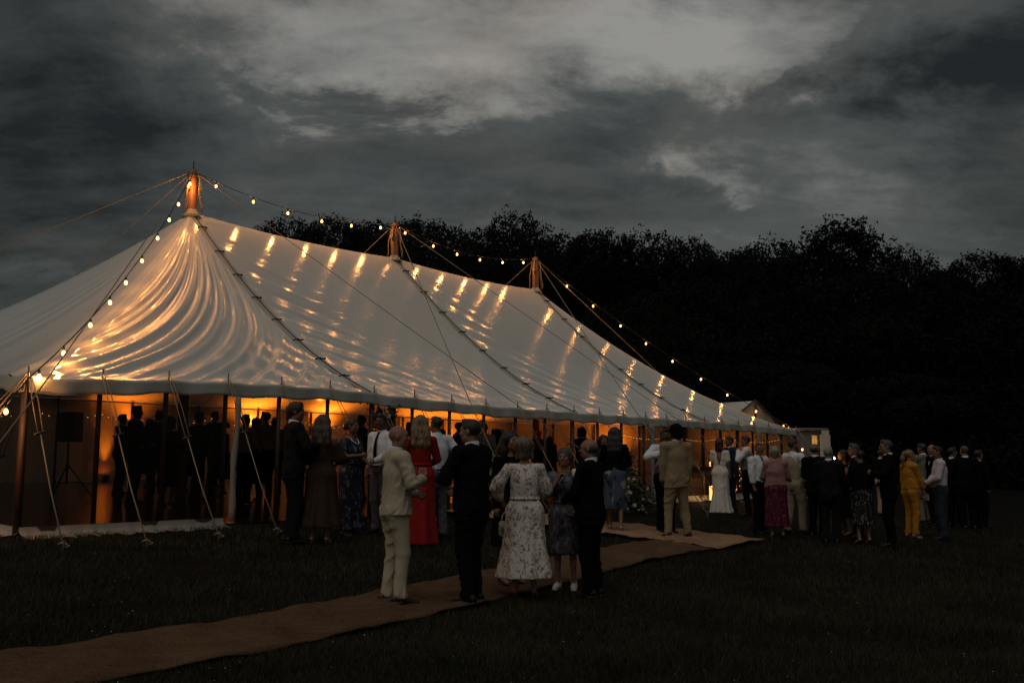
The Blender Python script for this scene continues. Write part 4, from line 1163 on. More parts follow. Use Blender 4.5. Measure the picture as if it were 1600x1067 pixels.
def nets(D, lo, vox):
    ins = D < 0
    cnt = np.zeros(tuple(np.array(D.shape)-1), np.int8)
    sl = [(slice(0, -1), slice(1, None))[i] for i in (0, 1)]
    for c in CO: cnt += ins[sl[c[0]], sl[c[1]], sl[c[2]]]
    act = (cnt > 0) & (cnt < 8); idx = np.argwhere(act)
    ids = np.full(act.shape, -1, np.int32); ids[act] = np.arange(len(idx))
    vals = np.stack([D[idx[:, 0]+c[0], idx[:, 1]+c[1], idx[:, 2]+c[2]] for c in CO], 1)
    sm = np.zeros((len(idx), 3)); n = np.zeros(len(idx))
    for a, b in ED:
        va, vb = vals[:, a], vals[:, b]; m = (va < 0) != (vb < 0); t = np.where(m, va/np.where(m, va-vb, 1), 0)
        sm += np.where(m[:, None], CO[a]+t[:, None]*(CO[b]-CO[a]), 0); n += m
    v = lo+vox*(idx+sm/n[:, None])
    fs = []
    for ax in range(3):
        o = [i for i in range(3) if i != ax]
        s0 = [slice(None)]*3; s1 = [slice(None)]*3; s0[ax] = slice(0, -1); s1[ax] = slice(1, None)
        A, B = ins[tuple(s0)], ins[tuple(s1)]; ch = np.argwhere(A != B)
        ok = np.ones(len(ch), bool)
        for q in o: ok &= (ch[:, q] >= 1) & (ch[:, q] < D.shape[q]-1)
        ch = ch[ok]; c0 = []
        for d0, d1 in ((-1, -1), (0, -1), (0, 0), (-1, 0)):
            t = ch.copy(); t[:, o[0]] += d0; t[:, o[1]] += d1; c0.append(ids[t[:, 0], t[:, 1], t[:, 2]])
        q = np.stack(c0, 1); flip = A[ch[:, 0], ch[:, 1], ch[:, 2]] ^ (ax == 1)
        q[~flip] = q[~flip][:, ::-1]; fs.append(q)
    return v, np.concatenate(fs)
def blob(name, prims, vox, mat, parent, scale=1.0, noise=None, cuts=(), **k):
    D, lo = field(prims, vox, noise, cuts); v, f = nets(D, lo, vox)
    if len(f) == 0: return None
    o = np_obj(name, v*scale, f, mat, parent); THIN.append(o); return o
def creases(seed, amp, fx=26, fz=34):
    """loose folds: short runs of ridges in several directions that come and go over the cloth"""
    g = random.Random(seed); C_ = []
    for i in range(5):
        a = g.uniform(0, 6.28); zt = g.uniform(-.7, .7) if i else g.uniform(.5, 1)
        d = (math.cos(a), math.sin(a), zt*1.2); q = [g.uniform(-1, 1) for _ in range(3)]
        C_.append((d, fx*g.uniform(.7, 1.5), g.uniform(0, 6), q, g.uniform(7, 13), g.uniform(0, 6), g.uniform(.6, 1)))
    def fn(x, y, z):
        o = 0
        for d, f, ph, q, mf, mp, w in C_:
            m = np.sin((x*q[0]*1.6+y*q[1]*1.6+z*q[2])*mf+mp); m = np.clip(m-.1, 0, 1)
            s = np.sin((x*d[0]+y*d[1]+z*d[2])*f+ph+1.3*np.sin((x*q[1]-y*q[0]+z*q[2]*.7)*mf*1.4+mp)); o = o+w*m*(1-np.abs(s))**1.5
        return (-amp*1.15*o).astype(np.float32)
    return fn
def unit(v): v = np.asarray(v, float); return v/max(1e-9, np.linalg.norm(v))
def ik(S, T, l1, l2, hint):
    S, T = np.asarray(S, float), np.asarray(T, float); d = T-S; L = np.linalg.norm(d); mx = (l1+l2)*.997
    if L > mx: T = S+d/L*mx; L = mx
    L = max(L, abs(l1-l2)+.02); u = unit(T-S); a = (l1*l1-l2*l2+L*L)/(2*L); h = math.sqrt(max(0, l1*l1-a*a))
    p = np.asarray(hint, float); p = unit(p-u*p.dot(u)); return S+u*a+p*h, S+u*L
ARM = {  # wrist target from the feet (x outward), elbow hint, curl of the fingers
    'down': ((.235, .02, .84), (.5, -1, 0), .55), 'hold': ((.13, .26, 1.08), (.7, -.5, -.6), 1.0), 'hold_low': ((.16, .25, .98), (.7, -.6, -.5), 1.0),
    'hold_up': ((.14, .27, 1.22), (.8, -.3, -.7), 1.0), 'pocket': ((.215, .05, .90), (1.0, -.75, .05), .6), 'face': ((.07, .17, 1.44), (.6, .1, -1), 1.1),
    'clasp': ((.05, .24, 1.02), (.9, -.4, -.4), .9), 'chin': ((.05, .19, 1.40), (.5, .1, -1), 1.1), 'hang_front': ((.20, .12, .86), (.6, -.9, 0), .8),
    'reach': ((.16, .36, 1.20), (.6, -.3, -.8), .9), 'across': ((-.02, .23, 1.14), (.8, -.1, -.7), .8), 'hip': ((.20, -.05, 1.0), (1, -.7, .1), .7)}
SKIN = [fabric('skin_%s' % n, c, .55, .08, 9, .1, 60, .35) for n, c in (('fair', (.25, .135, .088)), ('tan', (.17, .085, .052)), ('brown', (.085, .040, .023)), ('rosy', (.235, .120, .082)))]
def hairmat(name, c, v=.45):
    m = fabric(name, c, .5, v, 20, .6, 90, .4)
    mp = m.node_tree.nodes.new('ShaderNodeMapping'); mp.inputs['Scale'].default_value = (5, 5, .35)
    co = [n for n in m.node_tree.nodes if n.type == 'TEX_COORD'][0]
    mr = m.node_tree.nodes.new('ShaderNodeMapRange'); mr.inputs[1].default_value = .36; mr.inputs[2].default_value = .64
    mxn = [n for n in m.node_tree.nodes if n.type == 'MIX'][0]; fl = mxn.inputs[0].links[0].from_socket; m.node_tree.links.new(fl, mr.inputs[0]); m.node_tree.links.new(mr.outputs[0], mxn.inputs[0])
    m.node_tree.links.new(co.outputs['Object'], mp.inputs[0])
    for n in m.node_tree.nodes:
        if n.type == 'TEX_NOISE': m.node_tree.links.new(mp.outputs[0], n.inputs['Vector'])
    return m
HAIR = dict(black=hairmat('hair_black', (.008, .007, .006)), dark=hairmat('hair_dark_brown', (.020, .012, .007)), brown=hairmat('hair_brown', (.045, .025, .013)),
            blonde=hairmat('hair_blonde', (.155, .10, .05), .7), streaked=hairmat('hair_streaked', (.115, .083, .055), .85), grey=hairmat('hair_grey', (.14, .135, .12), .4),
            silver=hairmat('hair_silver', (.20, .195, .175), .5), salt=hairmat('hair_salt_pepper', (.045, .041, .037), .6), stubble=hairmat('hair_cropped', (.06, .045, .035), .3))
CL = dict(
    navy=fabric('navy_wool', (.0040, .0044, .0070), .9, .2, 12, .2, 300, .08), black=fabric('black_cloth', (.0028, .0028, .0032), .9, .2, 12, .2, 300, .08), char=fabric('charcoal_wool', (.0075, .0078, .0095), .9, .2, 14, .3, 260, .1),
    beige=fabric('beige_linen', (.40, .345, .25), .9, .09, 40, .5, 330), tan=fabric('tan_check_linen', (.25, .185, .105), .9, .16, 40, .5, 330), chino=fabric('pale_chino', (.30, .25, .175), .9, .1, 30, .4, 300),
    grey=fabric('grey_tweed', (.15, .14, .115), .9, .2, 40, .5, 300), greytr=fabric('grey_trousers', (.10, .095, .10), .9, .1, 20, .3, 300), white=fabric('white_shirt', (.60, .62, .66), .8, .05, 9, .2, 250),
    pinksh=fabric('pale_pink_shirt', (.50, .43, .45), .8, .06, 9, .2, 250), red=fabric('scarlet_crepe', (.24, .0045, .0045), .75, .16, 7, .2, 200), brownd=fabric('rust_brown_dress', (.034, .016, .007), .8, .25, 10, .3, 200),
    yellow=fabric('mustard_crepe', (.38, .155, .010), .8, .12, 9, .25, 200), pink=fabric('dusty_pink_tweed', (.25, .135, .13), .9, .12, 60, .5, 260), ivory=fabric('ivory_silk', (.60, .57, .50), .6, .06, 8, .15, 200),
    navyj=fabric('navy_denim', (.020, .026, .045), .85, .2, 20, .4, 260), waist=fabric('grey_waistcoat', (.11, .11, .105), .85, .12, 30, .3, 260), bwaist=fabric('beige_waistcoat', (.28, .225, .145), .85, .1, 30, .4, 260),
    mauve=fabric('mauve_waistcoat', (.17, .105, .105), .85, .1, 30, .4, 260), teal=fabric('dark_teal', (.014, .028, .03), .85, .2, 12, .2, 200), groom=fabric('deep_blue_suit', (.013, .018, .038), .85, .15, 12, .2, 260),
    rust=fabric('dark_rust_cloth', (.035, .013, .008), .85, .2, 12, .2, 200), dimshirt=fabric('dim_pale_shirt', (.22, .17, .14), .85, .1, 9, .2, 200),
    floral=printed('white_floral_print', (.60, .555, .49), [((.33, .22, .22), 1.5, .05), ((.22, .11, .13), 2.1, .035), ((.18, .13, .20), 2.4, .03), ((.40, .24, .12), 2.9, .0), ((.24, .23, .15), 2.6, .01)], 9.5),
    greypr=printed('grey_marbled_print', (.06, .058, .065), [((.13, .125, .14), 1.0, .16), ((.022, .02, .028), 1.2, .12)], 11),
    navypr=printed('navy_leaf_print', (.012, .013, .022), [((.13, .13, .16), 1.5, .08), ((.05, .06, .09), 1.2, .06)], 10, stretch=(1, 1, .6)),
    burg=printed('burgundy_rose_print', (.062, .006, .016), [((.20, .035, .075), 1.3, .09), ((.02, .002, .006), 1.6, .08)], 12),
    bwpr=printed('black_white_leaf_print', (.010, .010, .011), [((.22, .22, .23), 2.0, .08)], 10, stretch=(1.4, 1.4, .5)),
    swirl=printed('blue_swirl_print', (.05, .065, .10), [((.25, .22, .15), .9, .12), ((.012, .014, .03), 1.1, .10)], 8),
    spots=printed('white_spotted_shirt', (.50, .50, .52), [((.03, .03, .05), 2.6, .02)], 12))
SHOE = dict(black=fabric('black_leather', (.006, .006, .006), .5, .1, 9, .05, 50, .2), brown=fabric('brown_leather', (.028, .012, .007), .4, .2, 9, .05, 50, .5), white=fabric('white_trainers', (.50, .48, .45), .6, .05, 9, .1, 50), pink=fabric('raspberry_shoes', (.16, .012, .05), .45, .1, 9, .05, 50, .5), pale=fabric('pale_shoes', (.34, .26, .22), .5, .1, 9, .05, 50))
EYE_W = fabric('eye_dark', (.02, .015, .012), .2, .1, 9, 0, 1, .6); LENSM = M['glass']; TIE = dict(navy=CL['navy'], red=fabric('wine_tie', (.06, .008, .012), .6, .2, 30, .2, 200), black=CL['black'])
eye_me = MB().lathe([(.001, -.0115), (.009, -.007), (.0115, 0), (.009, .007), (.001, .0115)], (0, 0, 0), 8).mesh('eye', EYE_W)
HANDS = {}
def person(label, x, y, z, h, H, sex='m', vox=.0122, arms=('down', 'down'), top='suit', tc='navy', bottom='trousers', bc=None, hem=.35, flare=.28, skin=0, hair='short', hc='dark', shoes='black', yaw=0, pitch=0, tie=None, shirt='white',
           beard=None, glasses=False, stride=0.0, lean=0.0, belly=0.0, feetw=.10, sleeve=1.0, group='wedding guests around the marquee', cat='person', face=True, vneck=False, neck=None, bulk=1.0, fold=8, pw=1.0, jhem=None, jflare=.006):
    s = h/1.78; f = sex == 'f'; bc = bc or tc; rr = random.Random(label)
    Mo = dict(S=V3(.165 if f else .192*bulk, -.01, 1.435 if f else 1.448), hip=V3(.088, 0, .925))
    def ln(p): p = np.array(p, float); p[1] += lean*max(0, p[2]-.95); return p
    root_prims = []; P = root_prims.append
    th = .86 if f else 1.0
    # legs
    legs = []
    for sd in (-1, 1):
        fy = stride*sd; Fp = V3(sd*feetw, fy-.02, .085+(.035 if f and shoes not in ('white',) else 0)); hp = Mo['hip']*V3(sd, 1, 1); LL = np.linalg.norm(Fp-hp)*1.0045; kn, an = ik(hp, Fp, LL*.511, LL*.489, (sd*.12, 1, 0)); legs.append((sd, hp, kn, an))
    W_ = (.128 if f else .140)*bulk; 
    tors = [cap((-.055, 0, .955), (.055, 0, .955), .118*(1.08 if f else 1), k=.05, s=(1, .88, 1)), cap((-.04, .0, 1.03), (-.04, 0, 1.14), .10*bulk, .098*bulk, .05, (1, .86, 1)), cap((.04, .0, 1.03), (.04, 0, 1.14), .10*bulk, .098*bulk, .05, (1, .86, 1)),
            ell((0, -.005, 1.29), ((.142 if f else .162)*bulk, .112*bulk, .17), .06), cap(V3(-1, 1, 1)*Mo['S'], Mo['S'], .058*th, k=.05)]
    if f: tors += [ell((-.062, .085, 1.285), (.062, .058, .064), .035), ell((.062, .085, 1.285), (.062, .058, .064), .035)]
    if belly: tors.append(ell((0, .06+belly*.4, 1.10), (.135, .10+belly*.4, .13), .05))
    for p in tors: p['a'] = ln(p['a']); p['b'] = ln(p['b'])
    SL, EL, WR, HD = {}, {}, {}, {}
    for sd, nm in ((-1, arms[0]), (1, arms[1])):
        if isinstance(nm, str): t, hint, cu = ARM[nm]
        else: t, hint, cu = nm
        S_ = ln(Mo['S']*V3(sd, 1, 1)); T_ = ln(V3(t[0]*sd, t[1], t[2])); el, wr = ik(S_, T_, .285, .25, (hint[0]*sd, hint[1], hint[2])); SL[sd], EL[sd], WR[sd] = S_, el, wr
        HD[sd] = (unit(wr-el), cu, nm)
    body = list(tors)
    body += [cap(ln((0, -.012, 1.44)), ln((0, .0, 1.58)), .060*th, .053*th, .035)]
    for sd in (-1, 1):
        body += [cap(SL[sd], EL[sd], .050*th, .040*th, .03), cap(EL[sd], WR[sd], .041*th, .027*th, .02)]
    for sd, hp, kn, an in legs:
        body += [cap(hp, kn, .088, .055*th, .04), cap(kn, an, .052*th, .036*th, .02), cap(kn+V3(0, -.022, -.10), kn+V3(0, -.012, -.2), .042*th, .034*th, .03), cap(an+V3(0, -.03, -.035), an+V3(sd*.02, .13, -.06 - (.03 if f else 0)), .032, .022, .025)]
    # hands: palm, four curled fingers and a thumb
    for sd in (-1, 1):
        d, cu, nm = HD[sd]; wr = WR[sd]
        inn = V3(-sd, .25, 0) if nm != 'down' else V3(-sd, .1, 0)
        nrm = unit(inn-d*inn.dot(d)); sp = unit(np.cross(d, nrm))
        if sp[2] < 0 and nm != 'down': sp = -sp
        if nm == 'down' and sp[1] < 0: sp = -sp
        q = .90 if f else 1.0
        body += [cap(wr+d*.01, wr+d*.075*q+sp*.018, .024*q, .021*q, .015), cap(wr+d*.02, wr+d*.072*q-sp*.018, .023*q, .020*q, .015)]
        kb = wr+d*.086*q
        for i, L in enumerate((.072, .080, .075, .060)):
            o = sp*(.027-.018*i)*q; a1 = cu*.55; a2 = cu*1.55
            p0 = kb+o-d*.01; p1 = p0+(d*math.cos(a1)+nrm*math.sin(a1))*L*.52*q; p2 = p1+(d*math.cos(a2)+nrm*math.sin(a2))*L*.52*q
            body += [cap(p0, p1, .0098*q, .009*q, .006), cap(p1, p2, .009*q, .0075*q, .005)]
        t0 = wr+d*.028+sp*.022; t1 = t0+(d*.55+sp*.62+nrm*.35)*.042*q; t2 = t1+(d*.62+nrm*.75+sp*.05)*.034*q
        body += [cap(t0, t1, .0125*q, .0105*q, .008), cap(t1, t2, .0105*q, .0085*q, .005)]
        HD[sd] = (wr+d*.095*q+nrm*.032*q, d, nrm, sp)
    # head
    hs = .97 if f else 1.0
    cy, sy_ = math.cos(R(-yaw)), math.sin(R(-yaw)); cp, sp_ = math.cos(R(-pitch)), math.sin(R(-pitch))
    Rz = np.array([[cy, -sy_, 0], [sy_, cy, 0], [0, 0, 1]]); Rx = np.array([[1, 0, 0], [0, cp, -sp_], [0, sp_, cp]]); RH = Rz @ Rx
    hc0 = ln((0, .018, 1.665)); OH = hc0+RH @ V3(0, 0, 0)
    hd = [ell((0, -.014, .026), (.076, .094, .089), .03), cap((0, .02, .005), (0, .038, -.072), .066, .042, .035, (.95, 1, 1)), ell((0, .066, -.097), (.022, .018, .017), .02), ell((-.042, .02, -.06), (.026, .04, .035), .03), ell((.042, .02, -.06), (.026, .04, .035), .03)]
    if face: hd += [cap((0, .088, .016), (0, .110, -.024), .0085, .0125, .012), ell((-.011, .096, -.030), (.009, .010, .007), .006), ell((.011, .096, -.030), (.009, .010, .007), .006), cap((-.034, .076, .031), (.034, .076, .031), .0125, k=.014),
                    ell((-.032, .101, .010), (.018, .020, .012), .012, 's'), ell((.032, .101, .010), (.018, .020, .012), .012, 's'), cap((-.018, .083, -.056), (.018, .083, -.056), .0085, k=.007), cap((-.014, .083, -.069), (.014, .083, -.069), .009, k=.007), cap((-.02, .099, -.0625), (.02, .099, -.0625), .0028, k=.004, op='s'),
                    ell((-.040, .062, -.022), (.026, .022, .024), .02), ell((.040, .062, -.022), (.026, .022, .024), .02)]
    hd += [ell((-.079, -.012, -.004), (.010, .021, .032), .008), ell((.079, -.012, -.004), (.010, .021, .032), .008)]
    hk = lambda L: [xf(dict(p, a=p['a']*hs, b=p['b']*hs, ra=p['ra']*hs, rb=p['rb']*hs), RH, OH) for p in L]
    body += hk(hd)
    D, lo = field(body, vox); v, fq = nets(D, lo, vox)
    root = np_obj('person', v*s, fq, SKIN[skin]); root.location = (x, y, z); root.rotation_euler = (0, 0, R(-H))
    tag(root, label, cat, group)
    THIN.append(root)
    Bb = lambda nm, pr, mat, noise=None, cuts=(), vx=None: blob(nm, pr, vx or vox*1.18, mat, root, s, noise, cuts)
    if face:
        for sd in (-1, 1):
            e_ = link(bpy.data.objects.new('eye', eye_me), root); q = OH+RH @ (V3(sd*.032, .081, .011)*hs); e_.location = tuple(q*s); e_.scale = (s, s, s)
    grow = lambda g, L: [dict(p, ra=p['ra']+g, rb=p['rb']+g) for p in L]
    cm = CL
    # lower half
    if bottom == 'trousers':
        tr = [cap((-.06, 0, .965), (.06, 0, .965), .132*bulk, k=.05, s=(1, .90, 1)), cap((-.045, 0, 1.0), (.045, 0, 1.0), .122*bulk, k=.05, s=(1, .85, 1))]
        for sd, hp, kn, an in legs: tr += [cap(hp+V3(0, 0, .0), kn, .101*bulk, .071, .035), cap(kn, an+V3(0, -.005, .0), .070, .058, .025), cap(an+V3(0, .02, .01), an+V3(0, .03, -.02), .056, .058, .025), cap(hp+V3(0, -.05, -.02), hp+V3(0, -.03, -.12), .085, .07, .05)]
        zc = min(an[2] for _, _, _, an in legs)-.035
        Bb('trousers', tr, cm[bc], creases(label, .012, 30, 34), [lambda x_, y_, z_: np.maximum(zc-z_, z_-1.045)+0*x_+0*y_])
    elif bottom in ('skirt', 'gown'):
        wz = 1.10
        sk = [dict(t='skirt', c=V3(0, lean*.05, 0), z0=hem, z1=wz, r0=flare, r1=.140*bulk, sy=.84, amp=.010+.035*flare, n=fold, ph=rr.uniform(0, 6), op='u', k=.03, R=flare+.08, H=None, pw=pw), cap((-.055, -.01, .96), (.055, -.01, .96), .128*bulk, k=.05, s=(1, .92, 1))]
        for sd, hp, kn, an in legs: sk.append(cap(hp, hp+(kn-hp)*min(.85, max(.1, (.92-hem)/.46)), .100, .080, .10))
        Bb('skirt', sk, cm[bc], creases(label+'k', .006, 18, 5))
    # upper half
    def sleeves(r, full=1.0, cuff=0.0):
        L = []
        for sd in (-1, 1):
            L += [cap(SL[sd], EL[sd] if full >= .5 else SL[sd]+(EL[sd]-SL[sd])*full*2, .056*th+r, .045*th+r, .014)]
            if full > .5: L += [cap(EL[sd], EL[sd]+(WR[sd]-EL[sd])*((full-.5)*2*(.97-cuff)), .046*th+r, .033*th+r, .012)]
        return L
    if top in ('suit', 'jacket'):
        hz = (.80 if not f else .98) if jhem is None else jhem; jf = jflare
        J = grow(.024, [p for p in tors[1:4]])+grow(.020, tors[4:5])+[cap(ln((-.05, -.0, 1.08)), (-.06, -.005, hz-.03), .112*bulk+.01, .125*bulk+.012+jf, .06, (1, .88, 1)), cap(ln((.05, -.0, 1.08)), (.06, -.005, hz-.03), .112*bulk+.01, .125*bulk+.012+jf, .06, (1, .88, 1))]
        J += [cap(ln((-.155*bulk, -.012, 1.445)), ln((0, -.016, 1.475)), .058, .060, k=.05, s=(1, .95, .75)), cap(ln((.155*bulk, -.012, 1.445)), ln((0, -.016, 1.475)), .058, .060, k=.05, s=(1, .95, .75)), cap(ln((-.04, -.030, 1.50)), ln((.04, -.030, 1.50)), .044, k=.04)]
        if belly: J += grow(.03, tors[-1:])
        if f: J += grow(.02, tors[5:7])
        J += sleeves(.017, sleeve)
        # the open front: a V from the throat to the button
        Vc = cap(ln((0, .12, 1.57)), ln((0, .155+belly*.5, 1.17 if not vneck else 1.25)), .085, .012, .008, (1, 1, 1), 's')
        J.append(Vc)
        J.append(cap((0, .16, .95), (0, .16, .70), .006, .035, .01, op='s'))
        if not f: J += [cap((-.02, -.2, .90), (-.02, -.2, .70), .05, .065, .006, (.10, 1.0, 1), 's')]
        Bb('jacket', J, cm[tc], creases(label+'j', .011, 28, 30), [lambda x_, y_, z_: (hz+.012*np.sin(x_*9)-z_)+0*y_])
        # lapels and pocket flaps
        lp = MB()
        for sd in (-1, 1):
            pts = [ln((sd*.050, .045, 1.515)), ln((sd*.085, .108, 1.43)), ln((sd*.098, .135+belly*.3, 1.34)), ln((sd*.016, .168+belly*.5, 1.18)), ln((sd*.035, .152+belly*.3, 1.32)), ln((sd*.040, .115, 1.43))]
            lp.add([Vector(q)*s for q in pts], [(0, 1, 5), (1, 2, 4, 5), (2, 3, 4)])
        lo_ = lp.build('lapels', cm[tc], root); m_ = lo_.modifiers.new('t', 'SOLIDIFY'); m_.thickness = .007
        pk = MB()
        for sd in (-1, 1): pk.box(Vector(ln((sd*.128*bulk, .085+belly*.3, hz+.12)))*s, (.012*s, .115*s, .045*s), Matrix.Rotation(sd*.55, 3, 'Z'), .003)
        if not f: pk.build('pocket_flaps', cm[tc], root)
        if shirt:
            S_ = grow(.012, [p for p in tors[1:4]])+[cap(ln((0, -.016, 1.46)), ln((0, -.012, 1.552)), .074*th, .072*th, .02)]
            Bb('shirt', S_, cm[shirt], None, [lambda x_, y_, z_: np.maximum(z_-1.556-.22*np.maximum(0, -y_), 1.05-z_)+0*x_])
            cf = MB()
            for sd in (-1, 1):
                d = unit(WR[sd]-EL[sd]); w0 = Vector(WR[sd]-d*.03)*s; w1 = Vector(WR[sd]-d*.005)*s; cf.tube([w0, w1], .036*s, 10)
            if sleeve > .9 and not f: cf.build('shirt_cuff', cm[shirt], root)
    elif top in ('shirt', 'waistcoat'):
        S_ = grow(.022, [p for p in tors[1:4]])+grow(.014, tors[4:5])+[cap(ln((-.05, .0, 1.10)), (-.05, .0, .99), .112*bulk, .118*bulk, .05, (1, .92, 1)), cap(ln((.05, .0, 1.10)), (.05, .0, .99), .112*bulk, .118*bulk, .05, (1, .92, 1))]
        if belly: S_ += grow(.022, tors[-1:])
        S_ += sleeves(.016, sleeve)+[cap(ln((0, -.016, 1.46)), ln((0, -.008, 1.532)), .070*th, .067*th, .02)]
        Bb('shirt', S_, cm[shirt or tc], creases(label+'s', .010, 24, 30), [lambda x_, y_, z_: np.maximum(z_-1.545-.18*np.maximum(0, -y_), .985-z_)+0*x_])
        mb = MB(); 
        for i in range(2): pass
        if bottom == 'trousers':
            pts = [(.155*bulk*math.cos(a)*s, .128*bulk*math.sin(a)*s, 1.0*s) for a in np.linspace(0, 6.283, 25)]
            mb.tube(pts, .016*s, 6, False); mb.build('belt', SHOE['black'], root)
        if top == 'waistcoat':
            J = grow(.031, [p for p in tors[1:4]])+[cap(ln((-.115, -.012, 1.455)), ln((.115, -.012, 1.455)), .066, k=.05, s=(1, .95, .7)), cap(ln((-.05, .0, 1.10)), (-.05, .0, .97), .120*bulk, .128*bulk, .05, (1, .92, 1)), cap(ln((.05, .0, 1.10)), (.05, .0, .97), .120*bulk, .128*bulk, .05, (1, .92, 1))]
            J += [cap(ln((0, .12, 1.57)), ln((0, .165, 1.28)), .085, .01, .008, op='s')]
            for sd in (-1, 1): J.append(cap(ln((sd*.215, -.01, 1.47)), ln((sd*.205, -.0, 1.31)), .055, .045, .01, op='s'))
            Bb('waistcoat', J, cm[tc], creases(label+'w', .005), [lambda x_, y_, z_: .94-z_+0*x_+0*y_])
    elif top in ('dress', 'bodice', 'offshoulder', 'backless', 'blouse'):
        B_ = grow(.012, [p for p in tors[1:4]])+(grow(.010, tors[5:7]) if f else [])
        if top not in ('offshoulder',): B_ += grow(.009, tors[4:5])
        B_ += [cap((-.05, 0, 1.0), (.05, 0, 1.0), .122, k=.05, s=(1, .9, 1))]
        if top == 'blouse': B_ += [cap((-.055, 0, 1.06), (-.06, 0, .93), .115, .125, .05, (1, .92, 1)), cap((.055, 0, 1.06), (.06, 0, .93), .115, .125, .05, (1, .92, 1))]
        cuts = [lambda x_, y_, z_: z_-(1.485 if top != 'offshoulder' else 1.385)+0*x_+0*y_]
        if top == 'offshoulder':
            for sd in (-1, 1): B_ += [cap(SL[sd]+(EL[sd]-SL[sd])*.32, EL[sd], .072, .085, .04), cap(EL[sd], EL[sd]+(WR[sd]-EL[sd])*.35, .078, .055, .03)]
        elif sleeve: 
            B_ += sleeves(.016 if sleeve > .5 else .02, sleeve)
            if sleeve > .5 and sleeve < .95:
                for sd in (-1, 1): B_.append(cap(EL[sd]+(SL[sd]-EL[sd])*.3, EL[sd]+(WR[sd]-EL[sd])*.35, .070, .062, .04))
        if top == 'backless': B_.append(cap(ln((0, -.125, 1.52)), ln((0, -.105, 1.14)), .115, .020, .006, op='s'))
        if neck != 'high': B_.append(cap(ln((0, .11, 1.54)), ln((0, .14, 1.40)), .085, .05, .01, op='s'))
        Bb('bodice', B_, cm[tc], creases(label+'b', .007, 24, 20), cuts)
        if bottom in ('skirt', 'gown') and top == 'dress':
            MB().tube([(.152*math.cos(a)*s*bulk, .128*math.sin(a)*s*bulk, 1.095*s) for a in np.linspace(0, 6.283, 25)], [.014*s]*25, 6, False).build('waistband', cm[bc], root)
    # tie
    if tie:
        fy = (.108+belly*.55 if top != 'suit' else .112+belly*.5)
        fw = [ln((0, .064, 1.515)), ln((0, .092, 1.475)), ln((0, .130+belly*.2, 1.40)), ln((0, .150+belly*.4, 1.28)), ln((0, .150+belly*.8, 1.13)), ln((0, .140+belly*.8, 1.03))]
        wv = [.020, .016, .021, .029, .036, .006]; vs = []; fs = []
        for q, w in zip(fw, wv): vs += [Vector(q+V3(-w, 0, 0))*s, Vector(q+V3(0, .008, 0))*s, Vector(q+V3(w, 0, 0))*s]
        for i in range(5): fs += [(3*i, 3*i+1, 3*i+4, 3*i+3), (3*i+1, 3*i+2, 3*i+5, 3*i+4)]
        t_ = MB().add(vs, fs).build('tie', TIE[tie], root); m_ = t_.modifiers.new('t', 'SOLIDIFY'); m_.thickness = .006
    # shoes
    SH = []
    heel = f and shoes not in ('white',)
    for sd, hp, kn, an in legs:
        o = V3(an[0], an[1], 0); tx = sd*.025
        if heel:
            SH += [cap(o+V3(0, -.05, .075), o+V3(tx*.5, .06, .032), .030, .026, .02, (1, 1, .7)), cap(o+V3(tx*.5, .05, .022), o+V3(tx, .13, .016), .033, .020, .02, (1, 1, .55)), cap(o+V3(0, -.055, .07), o+V3(0, -.05, .004), .014, .006, .01)]
        else:
            SH += [cap(o+V3(0, -.055, .045), o+V3(tx*.4, .05, .045), .042, .043, .02, (.92, 1, 1)), cap(o+V3(tx*.5, .06, .034), o+V3(tx, .165, .026), .045, .030, .03, (.95, 1, .75)), cap(o+V3(0, -.03, .07), o+V3(0, -.02, .095), .040, .040, .02)]
            SH += [cap(o+V3(0, -.065, .010), o+V3(tx, .165, .010), .044, .038, .008, (1, 1, .30))]
    Bb('shoes', SH, SHOE[shoes], None, [lambda x_, y_, z_: .001-z_+0*x_+0*y_], min(vox, .0105))
    # hair
    if hair != 'none':
        g = .012
        capb = [ell((0, -.016, .030), (.076+g, .094+g, .089+g), .03)]
        fc = [ell((0, .115, -.035), (.070, .085, .088), .012, 's')]
        cut = []; Hn = None
        def strands(fq, amp):
            def fn(x_, y_, z_):
                a = np.arctan2(x_-OH[0], -(y_-OH[1])+.0); return (amp*np.sin(a*fq+2*np.sin(z_*14)+z_*5)*(1+.4*np.sin(z_*40+a*7))).astype(np.float32)
            return fn
        Hn = strands(26, .0035)
        L = list(capb)
        if hair in ('short', 'slick'):
            gg = .016 if hair == 'slick' else .008
            L = [ell((0, -.016, .034), (.078+gg*.6, .094+gg, .088+gg), .03), cap((-.03, .05, .105), (.03, .045, .108), .024, k=.03)]
            fc = [ell((0, .118, -.026), (.072, .076, .092), .012, 's'), cap((0, -.02, -.125), (0, -.20, -.145), .085, k=.02, op='s'), ell((-.085, .01, -.075), (.05, .07, .065), .012, 's'), ell((.085, .01, -.075), (.05, .07, .065), .012, 's')]
            if hair == 'slick': L += [cap((0, -.095, .04), (0, -.10, -.085), .045, .03, .03, (1.3, 1, 1))]; fc = fc[:1]
        elif hair == 'balding':
            L = [ell((0, -.022, .004), (.085, .096, .070), .03)]
            fc = [ell((0, .095, -.01), (.10, .078, .12), .012, 's'), cap((0, -.02, -.125), (0, -.20, -.145), .085, k=.02, op='s'), ell((0, .0, .125), (.075, .095, .062), .012, 's')]
        elif hair == 'cropped':
            L = [ell((0, -.016, .030), (.0795, .0975, .0925), .03)]
            fc = [ell((0, .118, -.030), (.074, .078, .092), .012, 's'), cap((0, -.02, -.125), (0, -.20, -.145), .085, k=.02, op='s'), ell((-.085, .01, -.06), (.05, .07, .065), .012, 's'), ell((.085, .01, -.06), (.05, .07, .065), .012, 's')]
        elif hair == 'bob':
